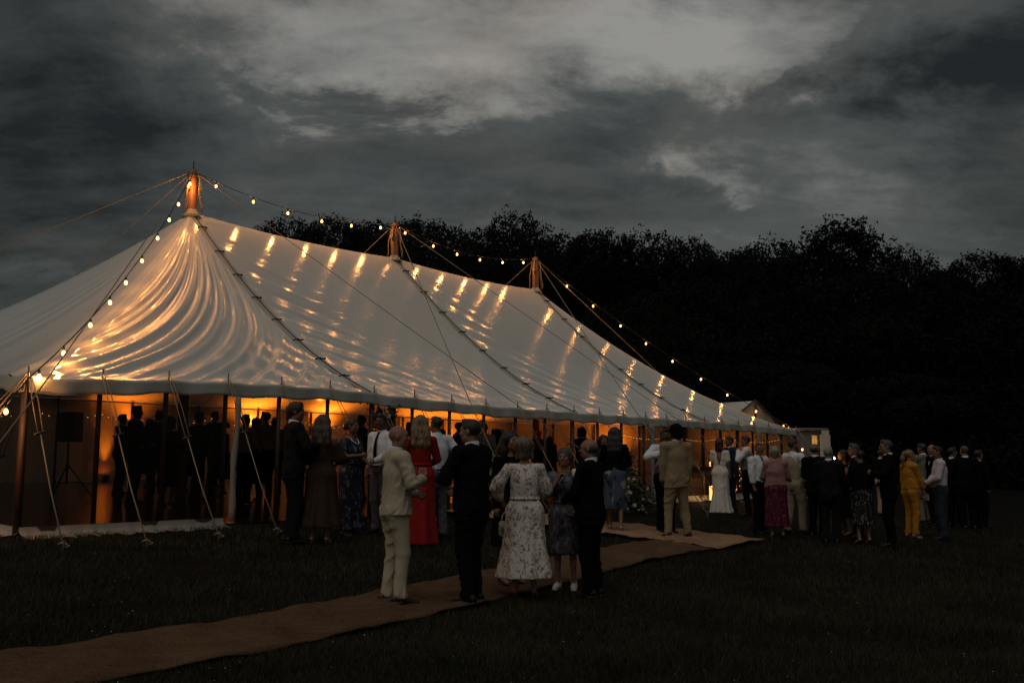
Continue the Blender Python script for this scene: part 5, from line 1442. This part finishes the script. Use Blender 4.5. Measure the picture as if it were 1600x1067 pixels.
            L = [ell((0, -.018, .036), (.096, .112, .096), .03), cap((-.062, -.015, .03), (-.072, -.005, -.115), .052, .040, .05), cap((.062, -.015, .03), (.072, -.005, -.115), .052, .040, .05), cap((0, -.06, .03), (0, -.062, -.125), .068, .052, .05, (1.3, 1, 1))]
            Hn = strands(34, .0045); fc = [ell((0, .108, -.035), (.058, .085, .084), .02, 's')]
            cut = [lambda x_, y_, z_: (OH[2]-.132+.02*np.abs(x_)-z_)+0*y_]
        elif hair in ('long', 'wavy'):
            wv = .02 if hair == 'wavy' else .006
            L = [ell((0, -.018, .034), (.092, .108, .094), .03)]
            for sx in (-.062, -.022, .022, .062):
                pts = [(sx, -.055, .02), (sx*1.35, -.085, -.10), (sx*1.55+wv*math.sin(sx*90), -.105, -.20), (sx*1.35-wv*math.sin(sx*70), -.125, -.30), (sx*1.1, -.125, -.385)]
                for q0, q1, ra, rb in zip(pts, pts[1:], (.050, .050, .045, .036), (.050, .045, .036, .014)): L.append(cap(q0, q1, ra, rb, .04))
            for sd in (-1, 1): L += [cap((sd*.07, -.01, .02), (sd*.085, -.015, -.12), .035, .03, .04), cap((sd*.085, -.015, -.12), (sd*.10, -.02, -.24), .03, .014, .04)]
            Hn = strands(30, .006 if hair == 'wavy' else .004); fc = [ell((0, .110, -.035), (.060, .085, .090), .02, 's')]
        elif hair == 'shoulder':
            L = [ell((0, -.018, .034), (.092, .108, .094), .03), cap((-.05, -.05, 0), (-.065, -.085, -.17), .056, .035, .05), cap((.05, -.05, 0), (.065, -.085, -.17), .056, .035, .05), cap((0, -.07, 0), (0, -.10, -.19), .062, .03, .05)]
            Hn = strands(28, .006); fc = [ell((0, .108, -.035), (.058, .085, .088), .02, 's')]
        elif hair == 'updo':
            L = [ell((0, -.018, .034), (.086, .104, .094), .03), ell((0, -.105, .015), (.062, .05, .056), .02), ell((.02, -.12, -.03), (.04, .035, .035), .02)]
            fc = [ell((0, .112, -.03), (.066, .08, .090), .015, 's'), cap((0, -.02, -.13), (0, -.20, -.15), .07, k=.02, op='s')]
        elif hair == 'pony':
            L = [ell((0, -.016, .032), (.083, .100, .092), .03), ell((0, -.108, .055), (.035, .035, .035), .02), cap((0, -.125, .05), (0, -.165, -.07), .036, .042, .03), cap((0, -.165, -.07), (0, -.16, -.24), .042, .012, .03)]
            fc = [ell((0, .112, -.035), (.066, .085, .092), .015, 's'), cap((0, .02, -.14), (0, -.07, -.15), .07, k=.02, op='s')]
            Hn = strands(22, .004)
        elif hair == 'turban':
            L = [ell((0, -.028, .052), (.108, .124, .106), .03), ell((0, -.105, -.045), (.066, .052, .062), .03), ell((0, -.055, -.03), (.098, .07, .07), .03)]
            fc = [ell((0, .105, -.055), (.085, .08, .075), .012, 's')]
            Hn = lambda x_, y_, z_: (.006*np.sin((z_+x_*.5+y_*.35)*85)).astype(np.float32)
        elif hair == 'wavyshort':
            L = [ell((0, -.016, .036), (.093, .108, .100), .03), cap((-.06, -.02, 0), (-.065, -.01, -.07), .045, .03, .04), cap((.06, -.02, 0), (.065, -.01, -.07), .045, .03, .04), cap((0, -.06, 0), (0, -.06, -.085), .06, .045, .04)]
            Hn = strands(17, .007); fc = [ell((0, .112, -.035), (.062, .085, .086), .02, 's')]
        hp_ = hk(L+fc)
        Bb({'turban': 'turban'}.get(hair, 'hair'), hp_, (CL['black'] if hair == 'turban' else HAIR[hc]), Hn, cut)
    if beard:
        Bb('beard', hk([cap((-.055, .02, -.045), (0, .055, -.092), .034, .030, .03), cap((.055, .02, -.045), (0, .055, -.092), .034, .030, .03), ell((0, .078, -.085), (.034, .022, .035), .02), cap((-.022, .090, -.045), (.022, .090, -.045), .009, k=.01), cap((-.024, .098, -.0625), (.024, .098, -.0625), .008, k=.006, op='s')]), HAIR[beard])
    if face and glasses:
        gb = MB(); T_ = lambda q: Vector((OH+RH @ (V3(*q)*hs))*s)
        for sd in (-1, 1):
            gb.tube([T_((sd*.033+.021*math.cos(a), .105-.004*abs(math.cos(a)), .010+.017*math.sin(a))) for a in np.linspace(0, 6.283, 13)], .0024*s, 5, False)
            gb.tube([T_((sd*.053, .100, .014)), T_((sd*.079, .05, .014)), T_((sd*.084, -.015, .006))], .0022*s, 5)
        gb.tube([T_((-.012, .106, .013)), T_((.012, .106, .013))], .0022*s, 5); gb.build('glasses', SHOE['black'], root)
    Mw = Matrix.Translation((x, y, z)) @ Matrix.Rotation(R(-H), 4, 'Z')
    HANDS[label] = {sd: (Mw @ Vector(HD[sd][0]*s), Mw.to_3x3() @ Vector(HD[sd][3]), Mw.to_3x3() @ Vector(HD[sd][1])) for sd in (-1, 1)}
    HANDS[label]['pt'] = lambda q: Mw @ Vector(np.array(q)*s)
    return root
def by_feet(px, py, ytop):
    p = gp(px, py); d = ray(px, ytop); t = p.y/d.y; return p.x, p.y, p.z, (CAMZ+d.z*t)-p.z
def by_head(px, ytop, h):
    """someone whose feet are hidden: how far back a head of height h is seen at that pixel"""
    d = ray(px, ytop); t = 9.0
    while t < 60:
        x, y = d.x*t, d.y*t; z = CAMZ+d.z*t
        g_ = ground(x, y)+(.014 if uv_of(x, y)[1] > 0 else 0)
        if z-(g_+h) > 0 and (z-(g_+h)) < .05 and uv_of(x, y)[1] > .4: return x, y, g_, h
        t += .02
    return None
TS = []
def PP(label, px, py, ytop, H, **k):
    t0 = time.time(); x, y, z, h = by_feet(px, py, ytop)
    dz = ground(x, y)-z; inpath = any(in_poly(np.array([x]), np.array([y]), q)[0] for q in MATS_POLY)
    z += .03 if inpath else .008
    hh = h/(1.06 if k.get('hair') == 'turban' else 1.008)
    print('PERSON %-60s h=%.2f at %.1f %.1f' % (label[:60], h, x, y))
    return person(label, x, y, z, hh, H, **k)
def PV(label, px, ytop, u, v, H, **k):
    """a guest inside, placed on the floor plan by how far in from the front eave"""
    kx = (px-800)/F; uu = u_at(px, v) if u is None else u
    x, y = xy_of(uu, v); z = ground(x, y)+(.014 if v > .1 else .006)
    d = ray(px, ytop); t = y/d.y; h = CAMZ+d.z*t-z
    print('INSIDE %-60s h=%.2f' % (label[:60], h))
    return person(label, x, y, z, min(2.0, max(1.5, h)), H, **k)
FG = .0080
# ---- the group standing on the matting
PP('bald man in a beige linen suit and brown shoes holding a glass on the matting', 617, 946, 668, 62, yaw=24, arms=('hold', ((.11, .23, 1.235), (.75, -.5, -.6), 1.0)), top='suit', tc='beige', bc='beige', hair='none', skin=3, shoes='brown', tie='navy', vox=FG, stride=.03, jhem=.865, jflare=.030)
PP('broad man in a navy suit seen side-on, facing the bald man on the matting', 735, 946, 659, 305, yaw=-12, arms=(((.13, .28, 1.21), (.8, -.4, -.6), 1.0), 'hold'), tc='navy', hair='short', hc='dark', skin=3, vox=FG, stride=.03, bulk=1.1, tie='black')
PP('woman with a streaked blonde bob in a white floral belted midi dress, back turned', 820, 936, 682, 4, sex='f', yaw=14, arms=(((.24, .10, 1.02), (.8, -.6, .2), .9), 'hold'), top='dress', tc='floral', bottom='skirt', bc='floral', hem=.235, flare=.315, hair='bob', hc='streaked', shoes='pink', skin=0, vox=FG, sleeve=.78, fold=7, bulk=1.06, neck='high', pw=1.15)
PP('older woman in a grey marbled dress and white trainers, hand raised to her chin', 884, 922, 700, 192, sex='f', yaw=10, arms=('down', 'chin'), top='dress', tc='greypr', bottom='skirt', bc='greypr', hem=.46, flare=.205, hair='wavyshort', hc='salt', shoes='white', skin=0, vox=FG, sleeve=.45, fold=4)
PP('older balding man in glasses and a black suit beside the woman in white trainers', 924, 933, 685, 300, yaw=-12, arms=('hold', 'hold_low'), tc='black', hair='balding', hc='salt', skin=3, vox=FG, glasses=True, belly=.06, bulk=1.06)
PP('dark-haired woman in black half hidden beyond the floral dress', 797, 917, 676, 140, sex='f', arms=('hold', 'down'), top='dress', tc='black', bottom='skirt', bc='black', hem=.45, flare=.22, hair='wavy', hc='black', shoes='black', skin=0, vox=.010)
# ---- by the near opening
PP('tall man with swept-back dark hair in a dark suit by the guy ropes', 456, 849, 629, 62, yaw=22, arms=('pocket', 'hold_up'), tc='char', hair='slick', hc='dark', tie='black', skin=1, vox=.0105)
PP('woman with long wavy brown hair in an off-shoulder rust-brown midi dress', 500, 850, 647, 4, sex='f', arms=('hold', 'hold'), top='offshoulder', tc='brownd', bottom='skirt', bc='brownd', hem=.23, flare=.30, hair='wavy', hc='brown', shoes='pale', skin=0, vox=.0105, bulk=1.04)
PP('woman with pinned-up dark hair and a pale necklace in a long leaf-print dress', 546, 838, 654, 115, sex='f', arms=('hold', 'hold_up'), top='dress', tc='navypr', bottom='skirt', bc='navypr', hem=.10, flare=.24, hair='updo', hc='dark', shoes='pale', skin=1, sleeve=.3)
PP('dark-haired man in white shirt, dark tie and grey trousers nearest the red dress', 594, 834, 647, 215, yaw=-10, arms=('hold', 'down'), top='shirt', tc='white', shirt='white', bottom='trousers', bc='greytr', hair='short', hc='black', tie='black', skin=2)
PP('woman with wavy blonde hair in a long scarlet long-sleeved dress', 655, 852, 648, 350, sex='f', arms=('hip', 'hold'), top='dress', tc='red', bottom='gown', bc='red', hem=.02, flare=.25, hair='wavy', hc='blonde', shoes='pink', skin=0, neck='high', vox=.0105, fold=5)
PP('man in white shirt and grey trousers half hidden by the scarlet dress', 681, 842, 651, 325, arms=('hold', 'hip'), top='shirt', tc='white', shirt='white', bottom='trousers', bc='greytr', hair='short', hc='dark', skin=1)
# ---- the entrance and the far matting
PP('woman with long straight black hair, black top and blue swirl skirt walking in', 962, 832, 669, 8, sex='f', arms=('hold', 'hold'), top='blouse', tc='black', bottom='skirt', bc='swirl', hem=.38, flare=.205, hair='long', hc='black', shoes='pale', skin=1, stride=-.16, sleeve=1.0, neck='high')
PP('dark-haired woman in dark teal whose face shows beside the black-topped woman', 944, 824, 681, 160, sex='f', arms=('hold', 'hold'), top='dress', tc='teal', bottom='skirt', bc='teal', hem=.3, flare=.22, hair='shoulder', hc='black', skin=1, shoes='black')
PP('man in a dark turban and tan checked suit standing on the far matting', 1059, 843, 658, 345, yaw=-14, arms=('pocket', 'pocket'), tc='tan', bc='tan', hair='turban', skin=2, beard='black', shoes='black', bulk=1.06, feetw=.17, vox=.0105, tie=None)
PP('bearded man in a mauve waistcoat raising his hand, facing the man in tan', 1041, 836, 672, 165, yaw=8, arms=('hip', ((.16, .22, 1.36), (1, -.1, -.4), 1.1)), top='waistcoat', tc='mauve', shirt='white', bottom='trousers', bc='black', hair='short', hc='black', beard='black', skin=2)
# ---- round the bride
PP('bride with dark shoulder-length hair in an ivory gown with a deep open back', 1127, 801, 684, 22, sex='f', yaw=6, arms=('hang_front', 'down'), top='backless', tc='ivory', bottom='gown', bc='ivory', hem=.0, flare=.27, bulk=.95, hair='shoulder', hc='dark', skin=1, sleeve=.34, vox=.0105, fold=10, pw=1.5)
PP('man in a deep blue suit standing close behind the bride', 1143, 800, 682, 250, arms=('down', 'hold'), tc='groom', hair='short', hc='dark', skin=1, tie='black')
PP('man in white shirt and grey waistcoat with a hand to his mouth', 1169, 806, 681, 285, yaw=-10, arms=('face', 'hip'), top='waistcoat', tc='waist', shirt='white', bottom='trousers', bc='black', hair='short', hc='dark', skin=1)
PP('man in white shirt and wine-red tie with one hand in his pocket', 1189, 834, 692, 145, yaw=25, arms=('hold', 'pocket'), top='shirt', tc='white', shirt='white', bottom='trousers', bc='navy', hair='cropped', hc='dark', tie='red', skin=1, bulk=1.05)
PP('grey-bobbed woman in a dusty pink jacket and burgundy rose-print skirt', 1215, 840, 697, 8, sex='f', yaw=10, arms=('hold', 'hold'), top='jacket', tc='pink', shirt=None, bottom='skirt', bc='burg', hem=.21, flare=.25, hair='wavyshort', hc='silver', shoes='pale', skin=0, bulk=1.12, vneck=True)
PP('man in a beige waistcoat and pale chinos with rolled white sleeves', 1244, 834, 686, 60, yaw=20, arms=('down', 'hold_up'), top='waistcoat', tc='bwaist', shirt='white', bottom='trousers', bc='chino', hair='short', hc='dark', beard='dark', skin=1, stride=.10)
# ---- the dark cluster by the cabin
PP('balding man in a black suit standing right of the beige waistcoat', 1279, 840, 693, 35, yaw=30, arms=('hold', 'hold'), tc='black', hair='balding', hc='dark', skin=1)
PP('silver-haired man in a charcoal suit with his back turned', 1300, 850, 698, 20, yaw=18, arms=('hold', 'hold'), tc='char', hair='short', hc='silver', skin=3)
PP('dark-haired woman in black lighting a glowing cigarette', 1323, 838, 702, 262, sex='f', arms=('hold_low', 'chin'), top='dress', tc='black', bottom='skirt', bc='black', hem=.4, flare=.2, hair='updo', hc='dark', skin=1, sleeve=.0)
PP('grey-haired man in glasses and a black suit with a white pocket square', 1341, 840, 693, 272, arms=('hold', 'down'), tc='black', hair='short', hc='salt', glasses=True, skin=3, tie='red')
PP('woman in a black jacket and black-and-white leaf-print skirt, back turned', 1350, 851, 703, 350, sex='f', arms=('hold', 'hold'), top='jacket', tc='black', shirt=None, bottom='skirt', bc='bwpr', hem=.36, flare=.215, hair='short', hc='black', shoes='black', skin=0, bulk=1.1)
PP('tall grey-haired man in rimmed glasses and a black suit with amber drink', 1393, 854, 687, 285, yaw=-8, arms=('hold_up', 'down'), tc='black', hair='short', hc='salt', glasses=True, skin=3, bulk=1.08)
PP('man in pale trousers mostly hidden by the tall grey-haired man', 1381, 806, 702, 60, arms=('hold', 'reach'), tc='black', bc='chino', hair='short', hc='black', skin=1)
# ---- the last groups on the right
PP('blonde woman with a ponytail in a mustard trouser suit', 1427, 842, 702, 72, sex='f', yaw=12, arms=('down', ((.14, .20, .92), (.6, -.7, 0), 1.0)), top='jacket', tc='yellow', shirt=None, bottom='trousers', bc='yellow', hair='pony', hc='blonde', shoes='pale', skin=0, vneck=True, vox=.0105)
PP('man in a grey tweed jacket and pale trousers with his back turned', 1447, 818, 693, 340, yaw=-15, arms=('hold', 'hold'), tc='grey', bc='grey', hair='short', hc='dark', skin=1)
PP('man in a pale pink shirt and dark jeans facing the mustard suit', 1473, 843, 697, 283, yaw=-8, arms=('hold', 'down'), top='shirt', tc='pinksh', shirt='pinksh', bottom='trousers', bc='navyj', hair='short', hc='black', skin=1, belly=.05, bulk=1.08)
PP('man with a receding hairline glimpsed behind the pale pink shirt', 1463, 820, 694, 250, tc='black', hair='balding', hc='dark', skin=3)
PP('dark-haired man in a black suit looking right, by the bald-headed guest', 1494, 823, 699, 60, yaw=25, arms=('hold', 'hold'), tc='black', hair='short', hc='black', skin=1)
PP('shaven-headed man in a black suit with his back turned, far right group', 1514, 828, 696, 0, tc='black', arms=('hold', 'hold'), hair='cropped', hc='stubble', skin=3, bulk=1.05)
PP('dark-haired man at the very end of the far right group', 1535, 826, 703, 70, arms=('hold', 'down'), tc='black', hair='short', hc='black', skin=1)
# ---- guests inside the marquee
IG = 'guests inside the marquee'
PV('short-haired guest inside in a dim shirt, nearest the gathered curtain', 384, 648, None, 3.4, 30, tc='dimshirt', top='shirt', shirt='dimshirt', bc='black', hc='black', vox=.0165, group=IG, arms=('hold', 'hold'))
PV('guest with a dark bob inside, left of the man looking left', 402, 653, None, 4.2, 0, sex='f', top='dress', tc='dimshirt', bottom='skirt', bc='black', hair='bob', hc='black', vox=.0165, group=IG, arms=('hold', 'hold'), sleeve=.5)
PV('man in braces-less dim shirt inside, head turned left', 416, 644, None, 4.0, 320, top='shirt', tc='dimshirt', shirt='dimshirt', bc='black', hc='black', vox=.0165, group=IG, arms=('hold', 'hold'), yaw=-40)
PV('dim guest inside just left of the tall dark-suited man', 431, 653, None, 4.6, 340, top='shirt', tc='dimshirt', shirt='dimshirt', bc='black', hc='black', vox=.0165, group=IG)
dark_in = [(192, 655, 4.8, 20, 'm', 'short', 'first'), (214, 654, 5.2, 350, 'm', 'short', 'tall'), (236, 660, 5.0, 30, 'f', 'long', 'long-haired'), (250, 652, 6.0, 300, 'm', 'short', 'broad'), (268, 656, 5.2, 10, 'f', 'bob', 'bobbed'), (290, 662, 4.6, 60, 'f', 'long', 'slight'), (312, 655, 5.6, 330, 'm', 'short', 'square-shouldered'), (336, 652, 4.6, 15, 'm', 'short', 'tall'), (352, 658, 5.4, 300, 'f', 'updo', 'pinned-haired')]
where = ['just right of the amber-lit corner', 'second from the amber-lit corner', 'third from the amber-lit corner', 'behind the long-haired dancer', 'between the middle two side poles of the clear wall', 'left of the third clear panel', 'in the middle of the third clear panel', 'near the gathered curtain, behind the clear wall', 'last before the gathered curtain']
def PF(label, px, v, h, H, **k):
    x, y = xy_of(u_at(px, v), v); return person(label, x, y, ground(x, y)+.014, h, H, **k)
depth_in = [(6.6, 1.66), (4.2, 1.80), (7.6, 1.60), (5.6, 1.76), (3.3, 1.62), (6.8, 1.56), (4.4, 1.73), (8.2, 1.84), (5.4, 1.60)]
for (px, yt, v, H, sx, hr, adj), wh, (v, hh_) in zip(dark_in, where, depth_in):
    if sx == 'm': PF('%s dark silhouetted guest %s' % (adj, wh), px, v, hh_, H*2.3, tc='char', hair=hr, hc='black', vox=.0175, group=IG, arms=('hold', 'hold'), skin=2)
    else: PF('%s dark silhouetted guest %s' % (adj, wh), px, v, hh_, H*2.1, sex='f', top='dress', tc='black', bottom='skirt', bc='black', hem=.4, flare=.22, hair=hr, hc='black', vox=.0175, group=IG, arms=('hold', 'hold'), skin=2, sleeve=.5)
PV('long-haired guest in dark red inside, right of the white shirt by the scarlet dress', 690, 670, None, 1.6, 20, sex='f', top='dress', tc='rust', bottom='skirt', bc='rust', hair='long', hc='black', vox=.0155, group=IG, hem=.3, flare=.24)
PV('man in a black suit inside behind the dark side pole, left of the navy suit', 717, 660, None, 2.4, 100, tc='black', hair='short', hc='black', vox=.0155, group=IG)
PV('bald man in a spotted white shirt inside, above the white flowers', 757, 661, None, 2.2, 350, top='shirt', tc='spots', shirt='spots', bc='black', hair='cropped', hc='stubble', skin=3, vox=.0155, group=IG)
PV('young man standing far inside against the glowing wall, right of the blonde bob', 842, 673, None, 5.5, 200, top='shirt', tc='rust', shirt='rust', bc='black', hair='short', hc='black', vox=.0165, group=IG)
PV('long-haired woman far inside against the glowing wall, left of the balding man', 859, 681, None, 5.5, 10, sex='f', top='dress', tc='black', bottom='skirt', bc='black', hair='long', hc='black', vox=.0165, group=IG)
PV('man in dark wine cloth and dark headwear inside, behind the older balding man', 909, 669, None, 1.0, 60, tc='rust', hair='turban', beard='black', vox=.0155, group=IG, bulk=1.12, arms=('hold', 'hold'), skin=2)
PV('dark guest standing inside behind the scarlet dress', 640, 660, None, 4.5, 200, tc='black', hair='short', hc='black', vox=.0165, group=IG)
PV('dark guest inside between the leaf-print dress and the white shirt', 566, 650, None, 3.2, 250, tc='black', hair='short', hc='black', vox=.0165, group=IG)

# ------------------------------------------------------------------ things in hands
def hand_of(start, sd):
    k = next(q for q in HANDS if q.startswith(start)); return HANDS[k][sd]
def glass(start, sd, label, kind='wine', fill=None, group='drinks held by the guests'):
    c, up, d = hand_of(start, sd); root = empty('wine_glass' if kind == 'wine' else ('champagne_flute' if kind == 'flute' else 'tumbler'), c, 0, label=label, cat='glass', group=group)
    mb = MB(); fl = MB()
    if kind == 'wine':
        mb.lathe([(.034, -.10), (.034, -.096), (.005, -.09), (.004, -.02), (.012, -.012), (.036, .02), (.041, .05), (.036, .085), (.033, .10)], (0, 0, 0), 16); fl.lathe([(.010, -.010), (.034, .02), (.037, .035), (.001, .035)], (0, 0, 0), 14)
    elif kind == 'flute':
        mb.lathe([(.030, -.11), (.030, -.106), (.004, -.10), (.004, -.03), (.016, -.01), (.026, .04), (.025, .11)], (0, 0, 0), 14); fl.lathe([(.012, -.012), (.023, .03), (.023, .07), (.001, .07)], (0, 0, 0), 12)
    else:
        mb.lathe([(.030, -.05), (.036, .06)], (0, 0, 0), 16); fl.lathe([(.028, -.045), (.032, .012), (.001, .012)], (0, 0, 0), 14)
    mb.build('bowl', M['glass'], root)
    if fill: fl.build('drink', M[fill], root)
glass('bald man in a beige', 1, 'wine glass held by the bald man in beige linen', 'wine', 'wine')
glass('broad man in a navy', -1, 'tumbler held out by the man in the navy suit', 'tumbler', 'amber')
glass('tall man with swept', 1, 'flute held up by the tall man with swept-back hair', 'flute', 'wine')
glass('woman with pinned-up', -1, 'flute held by the woman in the long leaf-print dress', 'flute', 'wine')
glass('dark-haired man in white shirt, dark tie', -1, 'tumbler held by the man in white shirt and dark tie', 'tumbler', 'amber')
glass('man in a beige waistcoat', 1, 'flute held by the man in the beige waistcoat', 'flute', 'wine')
glass('tall grey-haired man', -1, 'tumbler of amber drink held by the tall grey-haired man', 'tumbler', 'amber')
glass('man in pale trousers', 1, 'tumbler of amber drink held out behind the tall grey-haired man', 'tumbler', 'amber')
glass('man in a pale pink', -1, 'flute held by the man in the pale pink shirt', 'flute', 'wine')
def handbag(c, label, col, w, h, d, name='handbag', ang=0.0, strap=.10):
    root = empty(name, c, ang, label=label, cat='bag')
    v = MB().box((0, 0, -h/2), (w, d, h), None, d*.3).build('bag_body', col, root)
    MB().box((0, -d/2-.004, -h*.30), (w*.92, .010, h*.52), None, .003).build('flap', col, root)
    MB().box((0, -d/2-.012, -h*.52), (.025, .010, .018), None, .003).build('clasp', M['amberm'], root)
    if strap: MB().tube([(w*.36*math.cos(a), 0, strap*math.sin(a)) for a in np.linspace(0, math.pi, 13)], .007, 6).build('handle', M['amberm'] if False else col, root)
M['amberm'] = fabric('gold_fitting', (.50, .32, .10), .3, .1, 9, 0, 1, .7)
bagm = fabric('cream_leather', (.50, .43, .33), .5, .06, 8, .1, 60, .4)
c = hand_of('woman with a streaked', -1)[0]; hb_ = c+Vector((-.012, 0, -.115)); handbag(hb_, 'small cream leather handbag hanging from the hand of the floral-dressed woman', bagm, .20, .155, .075, ang=R(20))
c = hand_of('blonde woman with a pony', 1)[0]; handbag(c+Vector((.0, 0, .02)), 'dusky clutch bag held by the woman in the mustard suit', fabric('dusky_leather', (.16, .09, .08), .5, .1, 8, .1, 60, .4), .22, .12, .04, 'clutch_bag', R(-70), 0)
# cigarette with its lighter flame
Hc = HANDS[next(q for q in HANDS if q.startswith('dark-haired woman in black lighting'))]
p0 = Hc['pt']((0, .125, 1.60)); p1 = Hc['pt']((0, .20, 1.595)); cg = empty('cigarette', p0, 0, label='lit cigarette glowing at the lips of the woman in black', cat='cigarette')
MB().tube([(0, 0, 0), p1-p0], .004, 6).build('paper', CL['white'], cg); MB().lathe([(.001, -.016), (.014, -.004), (.011, .012), (.001, .034)], tuple(p1-p0), 8).build('glow', M['ember'], cg)
ld = bpy.data.lights.new('ember_light', 'POINT'); ld.energy = .35; ld.color = (1, .45, .15); ld.shadow_soft_size = .02; link(bpy.data.objects.new('ember_light', ld), cg).location = (p1-p0)+Vector((-.02, -.02, .02))
# trimmings that belong to one guest
def child_of(start): return next(o for o in bpy.data.objects if o.get('label', '').startswith(start))
def trim(start, name, mb, mat): mb.build(name, mat, child_of(start))
def hscale(start): return child_of(start)
for st, mt in (('woman with pinned-up', CL['white']),):
    o = child_of(st); s = max(v.co.z for v in o.data.vertices)/1.78
    trim(st, 'necklace', MB().tube([Vector((.085*math.cos(a), .045+.075*math.sin(a), 1.475-.075*max(0, math.sin(a)) + .02*max(0, -math.sin(a))))*s for a in np.linspace(-.6, 3.75, 22)], .009*s, 6), mt)
o = child_of('older woman in a grey'); s = max(v.co.z for v in o.data.vertices)/1.78
trim('older woman in a grey', 'shawl', MB().tube([Vector(q)*s for q in ((-.10, .05, 1.475), (-.17, .02, 1.46), (-.215, .02, 1.40), (-.24, .03, 1.28), (-.245, .05, 1.16))], [.05*s, .075*s, .07*s, .065*s, .05*s], 12), CL['ivory'])
o = child_of('grey-haired man in glasses and a black'); s = max(v.co.z for v in o.data.vertices)/1.78
trim('grey-haired man in glasses and a black', 'pocket_square', MB().box(Vector((-.10, .150, 1.36))*s, (.05*s, .012*s, .035*s), None, .004), CL['white'])
# thin the grown meshes where they are flat
for o in THIN:
    m_ = o.modifiers.new('thin', 'DECIMATE'); m_.ratio = .34
bpy.context.view_layer.update(); dg_ = bpy.context.evaluated_depsgraph_get()
for o in THIN:
    me_ = bpy.data.meshes.new_from_object(o.evaluated_get(dg_)); old = o.data; me_.name = old.name; o.modifiers.clear(); o.data = me_; bpy.data.meshes.remove(old)
print('SCRIPT SECONDS', round(time.time()-T0, 1), 'objects', len(bpy.data.objects))
